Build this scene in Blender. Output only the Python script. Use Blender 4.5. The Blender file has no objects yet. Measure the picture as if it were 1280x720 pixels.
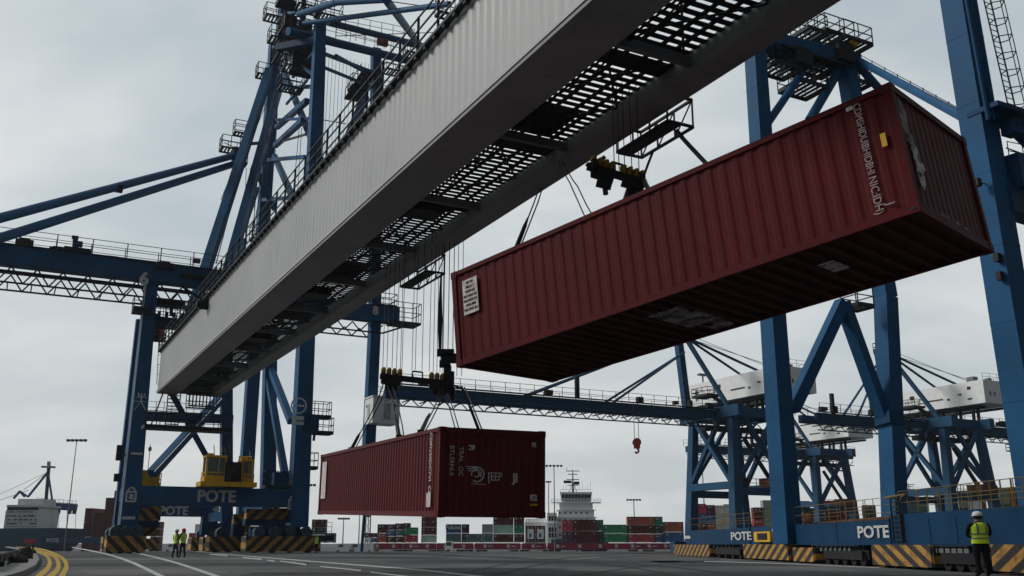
import bpy, math, random
from mathutils import Vector as V, Matrix
random.seed(7)
sc = bpy.context.scene
C = sc.collection
# ------------------------------------------------------------------ camera
F = 1196.0; TH = math.radians(14.93); H0 = 0.9
cT, sT = math.cos(TH), math.sin(TH)
cam = bpy.data.objects.new('camera', bpy.data.cameras.new('camera')); C.objects.link(cam)
cam.data.sensor_width = 36; cam.data.lens = 36*F/1280; cam.data.clip_end = 6000; cam.data.clip_start = .1
cam.location = (0, 0, H0); cam.rotation_euler = (math.pi/2+TH, 0, 0); sc.camera = cam
def U(px, py, Y):
    """world point at forward distance Y seen in that direction of the survey photograph"""
    a, b = (px-640)/F, (360-py)/F
    d = V((a, cT-b*sT, sT+b*cT)); return V((0, 0, H0))+d*(Y/d.y)
def UZ(px, py, z):
    a, b = (px-640)/F, (360-py)/F
    d = V((a, cT-b*sT, sT+b*cT)); return V((0, 0, H0))+d*((z-H0)/d.z)
E3 = V((.885, .4656, 0)).normalized(); N3 = V((-.4656, .885, 0)).normalized(); Z = V((0, 0, 1))
# ------------------------------------------------------------------ materials
MATS = {}
def mat(name, col, rough=.55, metal=0, var=.25, scale=1.2, grime=.0, bump=0.0, coat=0, spec=.22, streak=0):
    if name in MATS: return MATS[name]
    m = bpy.data.materials.new(name); m.use_nodes = True; nt = m.node_tree; n = nt.nodes; l = nt.links
    b = n['Principled BSDF']; b.inputs['Roughness'].default_value = rough; b.inputs['Metallic'].default_value = metal
    b.inputs['Specular IOR Level'].default_value = spec
    tc = n.new('ShaderNodeTexCoord')
    mp = n.new('ShaderNodeMapping'); l.new(tc.outputs['Object'], mp.inputs[0])
    nz = n.new('ShaderNodeTexNoise'); nz.inputs['Scale'].default_value = scale; nz.inputs['Detail'].default_value = 6; nz.inputs['Roughness'].default_value = .62
    l.new(mp.outputs[0], nz.inputs['Vector'])
    r = n.new('ShaderNodeMapRange'); r.inputs[1].default_value = .3; r.inputs[2].default_value = .7
    r.inputs[3].default_value = 1-var; r.inputs[4].default_value = 1+var; l.new(nz.outputs[0], r.inputs[0])
    mx = n.new('ShaderNodeVectorMath'); mx.operation = 'SCALE'; mx.inputs[0].default_value = col[:3]; l.new(r.outputs[0], mx.inputs['Scale'])
    out = mx.outputs[0]
    if grime:
        mp2 = n.new('ShaderNodeMapping'); mp2.inputs['Scale'].default_value = (3, 3, .35 if streak else 3); l.new(tc.outputs['Object'], mp2.inputs[0])
        n2 = n.new('ShaderNodeTexNoise'); n2.inputs['Scale'].default_value = 1.3; n2.inputs['Detail'].default_value = 8; n2.inputs['Roughness'].default_value = .7
        l.new(mp2.outputs[0], n2.inputs['Vector'])
        r2 = n.new('ShaderNodeMapRange'); r2.inputs[1].default_value = .55; r2.inputs[2].default_value = .75; r2.inputs[3].default_value = 0; r2.inputs[4].default_value = grime
        l.new(n2.outputs[0], r2.inputs[0])
        mc = n.new('ShaderNodeMix'); mc.data_type = 'RGBA'; l.new(r2.outputs[0], mc.inputs[0]); l.new(out, mc.inputs[6])
        mc.inputs[7].default_value = (.05, .035, .026, 1); out = mc.outputs[2]
    l.new(out, b.inputs['Base Color'])
    rr = n.new('ShaderNodeMapRange'); rr.inputs[3].default_value = max(0, rough-.12); rr.inputs[4].default_value = min(1, rough+.15)
    l.new(nz.outputs[0], rr.inputs[0]); l.new(rr.outputs[0], b.inputs['Roughness'])
    if bump:
        bp = n.new('ShaderNodeBump'); bp.inputs['Strength'].default_value = bump; bp.inputs['Distance'].default_value = .02
        n3 = n.new('ShaderNodeTexNoise'); n3.inputs['Scale'].default_value = 30; n3.inputs['Detail'].default_value = 4
        l.new(tc.outputs['Object'], n3.inputs['Vector']); l.new(n3.outputs[0], bp.inputs['Height']); l.new(bp.outputs[0], b.inputs['Normal'])
    MATS[name] = m; return m
BLUE = mat('crane_blue', (.017, .083, .185), .5, spec=.08, var=.22, scale=.35, grime=.35, streak=1)
BLUE2 = mat('crane_blue_far', (.024, .08, .155), .6, spec=.1, var=.15, scale=.3, grime=.2)
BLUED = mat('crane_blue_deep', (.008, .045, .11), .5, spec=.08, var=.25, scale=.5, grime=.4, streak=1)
GREY = mat('boom_grey', (.37, .38, .38), .45, var=.08, scale=.25, grime=.3, streak=1)
DGREY = mat('boom_dark_grey', (.12, .12, .125), .55, var=.18, scale=.6, grime=.4)
MGREY = mat('galvanised_steel', (.16, .17, .18), .5, .3, var=.2)
FLG = mat('flange_grey', (.24, .24, .245), .55, var=.18, scale=.5, grime=.5)
DARK = mat('dark_steel', (.022, .024, .028), .6, var=.3)
SOOT = mat('black_steel', (.012, .012, .014), .55, var=.3)
ROPE = mat('wire_rope', (.05, .052, .055), .6, .3, var=.2)
MAROON = mat('container_maroon', (.092, .015, .018), .5, spec=.08, var=.16, scale=.8, grime=.45, bump=.08)
MAROON2 = mat('container_maroon_worn', (.082, .011, .0135), .55, spec=.05, var=.2, scale=.5, grime=.5, bump=.1)
UNDER = mat('container_underside', (.085, .03, .03), .75, spec=.05, var=.35, scale=2, grime=.5)
WHITE = mat('white_paint', (.8, .81, .8), .5, var=.07, grime=.25, streak=1)
LETTER = mat('lettering_white', (.5, .51, .51), .6, var=.25, scale=6, grime=.45)
FADED = mat('lettering_faded', (.5, .44, .44), .6, var=.35, scale=7)
FADE2 = mat('lettering_worn', (.36, .3, .3), .7, var=.4, scale=9, grime=.6)
YEL = mat('crane_yellow', (.62, .36, .025), .5, var=.2, grime=.4)
RAILY = mat('rail_ochre', (.17, .115, .035), .6, var=.25, grime=.5)
RUST = mat('rust_brown', (.13, .06, .035), .8, var=.35, scale=3)
GLASS = mat('tinted_glass', (.06, .09, .09), .08, var=.05, spec=.8)
SHIPW = mat('ship_white', (.85, .86, .85), .6, var=.06, scale=.2, grime=.2, streak=1)
SHIPB = mat('ship_blue', (.02, .07, .13), .55, var=.2, scale=.2)
def stripes(name, dv, freq, axis_z, c1=(.44, .225, .035), c2=(.014, .013, .013)):
    m = bpy.data.materials.new(name); m.use_nodes = True; nt = m.node_tree; n = nt.nodes; l = nt.links; b = n['Principled BSDF']
    tc = n.new('ShaderNodeTexCoord')
    d = n.new('ShaderNodeVectorMath'); d.operation = 'DOT_PRODUCT'; d.inputs[1].default_value = (dv[0], dv[1], axis_z); l.new(tc.outputs['Object'], d.inputs[0])
    mu = n.new('ShaderNodeMath'); mu.operation = 'MULTIPLY'; mu.inputs[1].default_value = freq; l.new(d.outputs['Value'], mu.inputs[0])
    fr = n.new('ShaderNodeMath'); fr.operation = 'FRACT'; l.new(mu.outputs[0], fr.inputs[0])
    gt = n.new('ShaderNodeMath'); gt.operation = 'GREATER_THAN'; gt.inputs[1].default_value = .5; l.new(fr.outputs[0], gt.inputs[0])
    nz = n.new('ShaderNodeTexNoise'); nz.inputs['Scale'].default_value = 3; nz.inputs['Detail'].default_value = 8; nz.inputs['Roughness'].default_value = .7; l.new(tc.outputs['Object'], nz.inputs['Vector'])
    r = n.new('ShaderNodeMapRange'); r.inputs[1].default_value = .44; r.inputs[2].default_value = .68; r.inputs[4].default_value = .85; l.new(nz.outputs[0], r.inputs[0])
    mc = n.new('ShaderNodeMix'); mc.data_type = 'RGBA'; mc.inputs[6].default_value = (*c2, 1); mc.inputs[7].default_value = (*c1, 1); l.new(gt.outputs[0], mc.inputs[0])
    m2 = n.new('ShaderNodeMix'); m2.data_type = 'RGBA'; l.new(r.outputs[0], m2.inputs[0]); l.new(mc.outputs[2], m2.inputs[6]); m2.inputs[7].default_value = (.05, .035, .025, 1)
    l.new(m2.outputs[2], b.inputs['Base Color']); b.inputs['Roughness'].default_value = .65
    return m
HAZE_E = stripes('hazard_stripes_left_leaning', (.885, .4656), .85, 1.0)
HAZE_E2 = stripes('hazard_stripes_right_leaning', (.885, .4656), .85, -1.0)
HAZ_A = stripes('hazard_stripes_side', (0, .52), 1.7, 1.1)
HAZ_B = stripes('hazard_stripes_side_reverse', (0, .52), 1.7, -1.1)
# ------------------------------------------------------------------ mesh builder
class MB:
    def __init__(s): s.v = []; s.f = []
    def quad(s, *p):
        i = len(s.v); s.v += [V(q) for q in p]; s.f.append(tuple(range(i, i+len(p))))
    def prism8(s, lo, hi):
        i = len(s.v); s.v += [V(q) for q in lo]+[V(q) for q in hi]
        n = len(lo)
        s.f.append(tuple(i+k for k in reversed(range(n)))); s.f.append(tuple(i+n+k for k in range(n)))
        for k in range(n): s.f.append((i+k, i+(k+1) % n, i+n+(k+1) % n, i+n+k))
    def obox(s, c, ax, ay, az):      # centre + half axes
        c = V(c); lo = [c-az+ax*i+ay*j for i, j in ((-1, -1), (1, -1), (1, 1), (-1, 1))]
        s.prism8(lo, [p+az*2 for p in lo])
    def en(s, c, e, n, z):           # full sizes along crane axes
        s.obox(c, E3*(e/2), N3*(n/2), Z*(z/2))
    def box(s, a, b):
        a = V(a); b = V(b); c = (a+b)/2; h = (b-a)/2
        s.obox(c, V((abs(h.x), 0, 0)), V((0, abs(h.y), 0)), V((0, 0, abs(h.z))))
    def beam(s, a, b, w, h, side=None, w1=None, h1=None):
        a = V(a); b = V(b); d = (b-a).normalized()
        sd = side if side is not None else (d.cross(Z) if abs(d.z) < .98 else E3)
        sd = (sd-d*sd.dot(d)).normalized(); up = sd.cross(d).normalized()
        w1 = w1 or w; h1 = h1 or h
        lo = [a+sd*(i*w/2)+up*(j*h/2) for i, j in ((-1, -1), (1, -1), (1, 1), (-1, 1))]
        hi = [b+sd*(i*w1/2)+up*(j*h1/2) for i, j in ((-1, -1), (1, -1), (1, 1), (-1, 1))]
        s.prism8(lo, hi)
    def tube(s, a, b, r, n=8, r1=None):
        a = V(a); b = V(b); d = (b-a).normalized(); sd = d.orthogonal().normalized(); up = d.cross(sd); r1 = r1 or r
        cs = [(math.cos(2*math.pi*k/n), math.sin(2*math.pi*k/n)) for k in range(n)]
        s.prism8([a+(sd*x+up*y)*r for x, y in cs], [b+(sd*x+up*y)*r1 for x, y in cs])
    def path(s, pts, r, n=6):
        for p, q in zip(pts, pts[1:]): s.tube(p, q, r, n)
    def build(s, name, m, parent=None, org=None, smooth=False):
        o = V(org) if org is not None else (V(parent['_o']) if parent is not None and '_o' in parent else V((0, 0, 0)))
        if parent is None and org is None and s.v:
            xs = s.v; o = V((sum(p.x for p in xs)/len(xs), sum(p.y for p in xs)/len(xs), min(p.z for p in xs)))
        me = bpy.data.meshes.new(name); me.from_pydata([p-o for p in s.v], [], s.f); me.validate(); me.update()
        ms = m if isinstance(m, (list, tuple)) else [m]
        for x in ms: me.materials.append(x)
        if smooth:
            for p in me.polygons: p.use_smooth = True
        ob = bpy.data.objects.new(name, me); C.objects.link(ob); ob['_o'] = list(o)
        if parent is not None: ob.parent = parent
        else: ob.location = o
        return ob
ALL = []
def thing(name, label, cat, loc=(0, 0, 0), group=None):
    o = bpy.data.objects.new(name, None); C.objects.link(o); o.location = loc; o['_o'] = list(loc); o.empty_display_size = .5
    return tag(o, label, cat, group)
def tag(o, label, cat, group=None):
    o['label'] = label; o['category'] = cat
    if group: o['group'] = group
    return o
def struct(o, kind='structure'): o['kind'] = kind; return o
def one(name, m, parent, fn):
    b = MB(); fn(b); return b.build(name, m, parent)
def text(name, s, size, org, xd, yd, m, parent, bold=.012, sx=1.0, ext=.004, align='CENTER'):
    cu = bpy.data.curves.new('t', 'FONT'); cu.body = s; cu.size = size; cu.offset = bold; cu.extrude = ext; cu.align_x = align; cu.align_y = 'CENTER'; cu.resolution_u = 3
    ob = bpy.data.objects.new('t', cu); C.objects.link(ob); dg = bpy.context.evaluated_depsgraph_get(); dg.update()
    me = bpy.data.meshes.new_from_object(ob.evaluated_get(dg)); bpy.data.objects.remove(ob); bpy.data.curves.remove(cu)
    xd = V(xd).normalized(); yd = V(yd).normalized(); zd = xd.cross(yd)
    M = Matrix(((xd.x*sx, yd.x, zd.x, 0), (xd.y*sx, yd.y, zd.y, 0), (xd.z*sx, yd.z, zd.z, 0), (0, 0, 0, 1)))
    me.transform(Matrix.Translation(V(org)-V(parent['_o'])) @ M); me.name = name; me.materials.clear(); me.materials.append(m)
    o = bpy.data.objects.new(name, me); C.objects.link(o); o.parent = parent; o['_o'] = parent['_o']; return o
def railing(b, pts, h=1.1, sp=1.6, r=.03, mid=2, post=None):
    post = post or r
    for a, c in zip(pts, pts[1:]):
        a = V(a); c = V(c); n = max(1, round((c-a).length/sp))
        for k in range(n+1):
            p = a+(c-a)*(k/n); b.tube(p, p+Z*h, post, 4)
        for k in range(1, mid+1): b.tube(a+Z*(h*k/mid), c+Z*(h*k/mid), r, 4)
def platform(b, c, we, wn, r=.035, h=1.1, th=.12, sides='FBLR', slat=True):
    """grated service platform with a railing"""
    c = V(c); n = max(3, int(we/.35)) if slat else 0
    for s_ in (-1, 1):
        b.beam(c+N3*(s_*wn/2)-E3*we/2, c+N3*(s_*wn/2)+E3*we/2, .08, th*1.6); b.beam(c+E3*(s_*we/2)-N3*wn/2, c+E3*(s_*we/2)+N3*wn/2, .08, th*1.6)
    if slat:
        for k in range(n):
            p = c+E3*(we*((k+.5)/n-.5)); b.beam(p-N3*wn/2, p+N3*wn/2, .2, th*.4)
    else: b.en(c, we, wn, th)
    q = [c+E3*(i*we/2)+N3*(j*wn/2) for i, j in ((-1, -1), (1, -1), (1, 1), (-1, 1))]
    for k, s_ in enumerate('FRBL'):
        if s_ in sides: railing(b, [q[k], q[(k+1) % 4]], h, 1.0, r)
def truss(b, a, c, d, n, r=.07, sec=None):
    """planar truss: chord a-c, second chord offset d"""
    a = V(a); c = V(c); d = V(d); b.tube(a+d, c+d, r*1.2, 6)
    for k in range(n):
        p = a+(c-a)*(k/n); q = a+(c-a)*((k+1)/n); m_ = (p+q)/2+d
        b.tube(p, m_, r, 5); b.tube(m_, q, r, 5)
# ------------------------------------------------------------------ world, light
w = bpy.data.worlds.new('World'); sc.world = w; w.use_nodes = True; nt = w.node_tree; n = nt.nodes; l = nt.links
bg = n['Background']; bg.inputs[1].default_value = .1
SUN_DIR = V((-.86, .12, .62)).normalized()
sky = n.new('ShaderNodeTexSky'); sky.sky_type = 'NISHITA'; sky.sun_disc = False
sky.sun_elevation = math.asin(SUN_DIR.z); sky.sun_rotation = math.atan2(SUN_DIR.x, SUN_DIR.y); sky.air_density = 1.0; sky.dust_density = 3
tc = n.new('ShaderNodeTexCoord')
sep = n.new('ShaderNodeSeparateXYZ'); l.new(tc.outputs['Generated'], sep.inputs[0])
# flat cloud layer projection: dir.xy/(z+.25)
az = n.new('ShaderNodeMath'); az.operation = 'MAXIMUM'; az.inputs[1].default_value = 0; l.new(sep.outputs[2], az.inputs[0])
ad = n.new('ShaderNodeMath'); ad.operation = 'ADD'; ad.inputs[1].default_value = .28; l.new(az.outputs[0], ad.inputs[0])
dv = n.new('ShaderNodeVectorMath'); dv.operation = 'DIVIDE'; l.new(tc.outputs['Generated'], dv.inputs[0])
cmb = n.new('ShaderNodeCombineXYZ'); l.new(ad.outputs[0], cmb.inputs[0]); l.new(ad.outputs[0], cmb.inputs[1]); cmb.inputs[2].default_value = 1
l.new(cmb.outputs[0], dv.inputs[1])
mpp = n.new('ShaderNodeMapping'); mpp.inputs['Scale'].default_value = (1.2, 1.7, .6); mpp.inputs['Location'].default_value = (.6, 1.3, 0); mpp.inputs['Rotation'].default_value = (0, 0, -.35); l.new(dv.outputs[0], mpp.inputs[0])
cn = n.new('ShaderNodeTexNoise'); cn.inputs['Scale'].default_value = 1.5; cn.inputs['Detail'].default_value = 5; cn.inputs['Roughness'].default_value = .48; cn.inputs['Distortion'].default_value = .2; l.new(mpp.outputs[0], cn.inputs['Vector'])
cr = n.new('ShaderNodeValToRGB'); l.new(cn.outputs[0], cr.inputs[0])
cr.color_ramp.elements[0].position = .36; cr.color_ramp.elements[0].color = (4.8, 5.55, 5.95, 1)
cr.color_ramp.elements[1].position = .66; cr.color_ramp.elements[1].color = (7.7, 7.95, 7.95, 1)
e_ = cr.color_ramp.elements.new(.5); e_.color = (6.1, 6.65, 6.85, 1)
# haze whitening towards the horizon
hz = n.new('ShaderNodeMapRange'); hz.inputs[1].default_value = 0; hz.inputs[2].default_value = .38; hz.inputs[3].default_value = .55; hz.inputs[4].default_value = 0; l.new(sep.outputs[2], hz.inputs[0])
hm = n.new('ShaderNodeMix'); hm.data_type = 'RGBA'; l.new(hz.outputs[0], hm.inputs[0]); l.new(cr.outputs[0], hm.inputs[6]); hm.inputs[7].default_value = (7.2, 7.3, 7.25, 1)
# unseen sky behind and right of the viewpoint dimmed to deepen shaded faces
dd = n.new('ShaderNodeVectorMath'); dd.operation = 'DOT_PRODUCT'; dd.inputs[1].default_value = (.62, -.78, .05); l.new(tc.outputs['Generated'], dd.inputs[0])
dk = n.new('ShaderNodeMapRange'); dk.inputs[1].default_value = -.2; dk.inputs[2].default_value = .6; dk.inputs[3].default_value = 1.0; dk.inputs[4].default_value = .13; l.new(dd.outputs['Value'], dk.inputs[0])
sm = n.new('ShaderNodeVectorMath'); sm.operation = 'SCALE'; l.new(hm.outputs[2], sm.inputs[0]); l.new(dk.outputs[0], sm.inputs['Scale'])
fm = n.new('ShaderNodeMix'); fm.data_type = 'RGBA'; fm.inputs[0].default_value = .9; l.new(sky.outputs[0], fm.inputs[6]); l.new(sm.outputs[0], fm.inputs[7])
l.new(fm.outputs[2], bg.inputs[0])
ld = bpy.data.lights.new('sun', 'SUN'); ld.energy = 1.8; ld.angle = math.radians(12); ld.color = (1, .97, .92)
lo = bpy.data.objects.new('sun', ld); C.objects.link(lo); lo.rotation_euler = (-SUN_DIR).to_track_quat('-Z', 'Y').to_euler(); lo.location = (-50, 0, 80)
vs = sc.view_settings; vs.view_transform = 'Standard'; vs.look = 'None'; vs.exposure = 0; vs.gamma = 1
# ------------------------------------------------------------------ ground
def gz(x, y):
    return 0 if y < 112 else (-1.5*min(1, (y-112)/14) if y < 420 else -1.5)
def ground():
    b = MB(); xs = [-3000, -600, -200, -80, -40, -20, 0, 20, 40, 80, 200, 600, 3000]; ys = [-3000, -300, -60, 0, 20, 40, 60, 80, 100, 112, 126, 180, 260, 400, 900, 4000]
    for y in ys:
        for x in xs: b.v.append(V((x, y, gz(x, y))))
    nx = len(xs)
    for j in range(len(ys)-1):
        for i in range(nx-1): b.f.append((j*nx+i, j*nx+i+1, (j+1)*nx+i+1, (j+1)*nx+i))
    m = bpy.data.materials.new('tarmac'); m.use_nodes = True; nt = m.node_tree; n = nt.nodes; l = nt.links; bs = n['Principled BSDF']
    tc = n.new('ShaderNodeTexCoord')
    n1 = n.new('ShaderNodeTexNoise'); n1.inputs['Scale'].default_value = .12; n1.inputs['Detail'].default_value = 8; n1.inputs['Roughness'].default_value = .65
    mp = n.new('ShaderNodeMapping'); mp.inputs['Scale'].default_value = (1, .5, 1); mp.inputs['Rotation'].default_value = (0, 0, .9); l.new(tc.outputs['Object'], mp.inputs[0]); l.new(mp.outputs[0], n1.inputs['Vector'])
    n2 = n.new('ShaderNodeTexNoise'); n2.inputs['Scale'].default_value = 9; n2.inputs['Detail'].default_value = 6; n2.inputs['Roughness'].default_value = .7; l.new(tc.outputs['Object'], n2.inputs['Vector'])
    mp3 = n.new('ShaderNodeMapping'); mp3.inputs['Scale'].default_value = (.03, .9, 1); mp3.inputs['Rotation'].default_value = (0, 0, .12); l.new(tc.outputs['Object'], mp3.inputs[0])
    n3 = n.new('ShaderNodeTexNoise'); n3.inputs['Scale'].default_value = .35; n3.inputs['Detail'].default_value = 5; l.new(mp3.outputs[0], n3.inputs['Vector'])
    a = n.new('ShaderNodeMapRange'); a.inputs[1].default_value = .35; a.inputs[2].default_value = .68; a.inputs[3].default_value = .7; a.inputs[4].default_value = 1.3; l.new(n1.outputs[0], a.inputs[0])
    c2 = n.new('ShaderNodeMapRange'); c2.inputs[1].default_value = .3; c2.inputs[2].default_value = .7; c2.inputs[3].default_value = .72; c2.inputs[4].default_value = 1.28; l.new(n2.outputs[0], c2.inputs[0])
    c3 = n.new('ShaderNodeMapRange'); c3.inputs[1].default_value = .35; c3.inputs[2].default_value = .65; c3.inputs[3].default_value = .6; c3.inputs[4].default_value = 1.25; l.new(n3.outputs[0], c3.inputs[0])
    m1 = n.new('ShaderNodeMath'); m1.operation = 'MULTIPLY'; l.new(a.outputs[0], m1.inputs[0]); l.new(c2.outputs[0], m1.inputs[1])
    m2 = n.new('ShaderNodeMath'); m2.operation = 'MULTIPLY'; l.new(m1.outputs[0], m2.inputs[0]); l.new(c3.outputs[0], m2.inputs[1])
    sv = n.new('ShaderNodeVectorMath'); sv.operation = 'SCALE'; sv.inputs[0].default_value = (.1, .103, .105); l.new(m2.outputs[0], sv.inputs['Scale']); l.new(sv.outputs[0], bs.inputs['Base Color'])
    bs.inputs['Roughness'].default_value = .95; bs.inputs['Specular IOR Level'].default_value = .12
    bp = n.new('ShaderNodeBump'); bp.inputs['Strength'].default_value = .35; bp.inputs['Distance'].default_value = .02; n4 = n.new('ShaderNodeTexNoise'); n4.inputs['Scale'].default_value = 45; l.new(tc.outputs['Object'], n4.inputs['Vector'])
    l.new(n4.outputs[0], bp.inputs['Height']); l.new(bp.outputs[0], bs.inputs['Normal'])
    struct(b.build('ground', m, org=(0, 0, 0)))

ground()
# painted markings
PW = mat('road_paint_white', (.42, .43, .43), .8, var=.35, scale=2, grime=.4)
PY = mat('road_paint_yellow', (.42, .27, .03), .8, var=.3, scale=3, grime=.45)
def gp(px, py, z=.004):
    p = UZ(px, py, z); return p
def band(name, pts, m):
    """pts: (px, py, half thickness in photo px) -> painted band on the ground"""
    b = MB(); up = []; dn = []
    def cr(P, t):
        n_ = len(P)-1; k = min(int(t*n_), n_-1); u = t*n_-k; p = [P[max(k-1, 0)], P[k], P[k+1], P[min(k+2, n_)]]
        return [0.5*((2*p[1][i])+(-p[0][i]+p[2][i])*u+(2*p[0][i]-5*p[1][i]+4*p[2][i]-p[3][i])*u*u+(-p[0][i]+3*p[1][i]-3*p[2][i]+p[3][i])*u**3) for i in range(3)]
    P = [cr(pts, k/30) for k in range(31)] if len(pts) > 2 else pts
    for i, (x, y, t) in enumerate(P):
        x0, y0, _ = P[max(i-1, 0)]; x1, y1, _ = P[min(i+1, len(P)-1)]; L = math.hypot(x1-x0, y1-y0); nx, ny = -(y1-y0)/L, (x1-x0)/L
        up.append(gp(x+nx*t, max(682.5, y+ny*t))); dn.append(gp(x-nx*t, max(682.5, y-ny*t)))
    for i in range(len(P)-1): b.quad(up[i], up[i+1], dn[i+1], dn[i])
    struct(b.build(name, m))
band('road_marking', [(90, 684, .5), (133, 692.5, .9), (165, 703, 1.4), (200, 719.5, 2), (214, 726, 2.2)], PW)
band('road_marking', [(166, 690, .7), (217, 702.5, 1.1), (267, 719, 1.6), (290, 727, 1.8)], PW)
band('road_marking', [(243, 689, .3), (320, 696, .5), (420, 704, .6), (520, 712, .8), (592, 719.5, 1), (680, 729, 1)], PW)
for a_ in ((303, 697, 327, 699), (334, 700.3, 343, 701.4), (350, 701.2, 383, 705.8), (400, 708, 451, 713), (463, 715, 512, 721), (262, 692.6, 284, 694.6)):
    band('road_dash', [(a_[0], a_[1], .5), (a_[2], a_[3], .9)], PW)
band('road_marking', [(880, 701.5, .3), (980, 704.5, .4), (1100, 709.5, .4)], PW)
band('yellow_line', [(30, 683, .5), (58, 688, .9), (78, 698, 1.9), (83, 708, 2.7), (77, 720, 3.3), (72, 726, 3.5)], PY)
band('yellow_line', [(26, 683.5, .5), (44, 687, .9), (67, 695, 1.9), (73, 704, 2.5), (71, 713, 3), (60, 722, 3.3)], PY)
band('yellow_line', [(20, 683.5, .5), (38, 686.5, .9), (57, 694, 1.8), (62, 702, 2.4), (59, 711, 2.8), (46, 722, 3.2)], PY)
# resurfaced patches, drains and tyre marks
TP = mat('tarmac_patch', (.055, .056, .058), .95, var=.35, scale=2, spec=.1); TP2 = mat('tarmac_worn', (.135, .135, .132), .95, var=.3, scale=1.5, spec=.1); IRON = mat('drain_iron', (.03, .03, .03), .7, var=.4, scale=8)
def quadg(name, x0, x1, y0, y1, m, z=.002, rot=0):
    b = MB(); c = V(((x0+x1)/2, (y0+y1)/2, z)); a = V((math.cos(rot), math.sin(rot), 0))*(x1-x0)/2; d = V((-math.sin(rot), math.cos(rot), 0))*(y1-y0)/2
    b.quad(c-a-d, c+a-d, c+a+d, c-a+d); struct(b.build(name, m))
for q in ((-6, 9, 46, 54, TP, .3), (2, 12, 33, 38, TP2, -.1), (-20, -9, 40, 47, TP, .2), (-8, 0, 29, 32, TP, .1), (4, 11, 28, 30.5, TP, -.2), (-18, 12, 72, 80, TP2, .05), (-26, -15, 55, 63, TP2, .4), (-4, 6, 60, 66, TP2, 0), (-14, -10, 30, 36, TP2, .5), (7, 12.4, 40, 52, TP, .0)): quadg('tarmac_patch', *q[:4], q[4], .002, q[5])
for q in ((-12, 11.5, 42.0, 42.5, IRON, .02), (-9, 10, 31.2, 31.5, IRON, -.03)): quadg('drain', *q[:4], q[4], .0035, q[5])
TY = mat('tyre_rubber_mark', (.035, .035, .036), .9, var=.5, scale=1.2, spec=.1)
for pts in ([(560, 722), (640, 704), (760, 694), (860, 690)], [(610, 722), (680, 705), (790, 695), (880, 691)], [(860, 722), (760, 706), (600, 696), (420, 690)], [(940, 722), (820, 707), (640, 697), (450, 691)], [(700, 722), (820, 706), (900, 699)]):
    band('tyre_mark', [(x, y, .9 if y > 715 else .45) for x, y in pts], TY)
# pale quay kerb along the left edge
CONC = mat('kerb_concrete', (.2, .2, .195), .9, var=.2, scale=2, grime=.3)
def kerb():
    pts = [(12, 684), (36, 688), (46, 695), (49, 702), (44, 711), (30, 719), (14, 725), (-10, 731)]
    b = MB(); g = [UZ(x, y, 0) for x, y in pts]
    for i in range(len(g)-1):
        for s_, t_ in ((0, 0),):
            a, c = g[i], g[i+1]; d = (c-a).normalized(); sd = V((d.y, -d.x, 0))
            if sd.x > 0: sd = -sd
            lo_ = [a, c, c+sd*.9, a+sd*.9]; b.prism8([p-Z*.01 for p in lo_], [p+Z*.14 for p in lo_])
    struct(b.build('kerb', CONC))
kerb()
ROCK = mat('dark_rock', (.04, .04, .038), .9, var=.5, scale=3)
def rock(px, py, r, label, zz=.2, m=ROCK, sq=(1, 1, .8)):
    import bmesh
    bm = bmesh.new(); bmesh.ops.create_icosphere(bm, subdivisions=3, radius=r)
    rnd = random.Random(px*7+py); ph = [rnd.uniform(0, 6) for _ in range(6)]
    for v in bm.verts:
        c = v.co; k = 1+.16*math.sin(c.x*5/r*.5+ph[0])*math.cos(c.y*4/r*.6+ph[1])+.12*math.sin(c.z*7/r*.5+ph[2]+c.x*3/r)+.06*math.sin(c.y*11/r+ph[3])
        v.co = V((c.x*k*sq[0], c.y*k*sq[1], c.z*k*sq[2]))
    me = bpy.data.meshes.new('boulder'); bm.to_mesh(me); me.materials.append(m); ob = bpy.data.objects.new('boulder', me); C.objects.link(ob)
    ob.location = UZ(px, py, 0)+Z*zz; ob['_o'] = list(ob.location); tag(ob, label, 'rock'); return ob
rock(31, 702, .46, 'tall dark boulder behind the bend of the kerb', .28, sq=(.8, .8, 1.1))
rock(20, 708, .35, 'squat black boulder just left of the tallest one', .2)
rock(40, 694, .3, 'small boulder at the tip of the kerb bend', .18)
def mooring():
    t = thing('guard_rail', 'low black guard rail with posts along the left quay edge', 'guard rail', UZ(4, 716, 0))
    b = MB(); p = [UZ(-20, 722, .0), UZ(2, 712, 0), UZ(22, 700, 0), UZ(24, 690, 0)]
    for i, q in enumerate(zip(p, p[1:])): b.beam(q[0]+Z*.42, q[1]+Z*.42, .08, .28)
    b.build('rail', SOOT, t)
    for a, c in zip(p, p[1:]):
        for k in range(3):
            q = a+(c-a)*(k/3)
            one('post', SOOT, t, lambda bb: bb.beam(q, q+Z*.5, .14, .14))
mooring()
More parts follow.
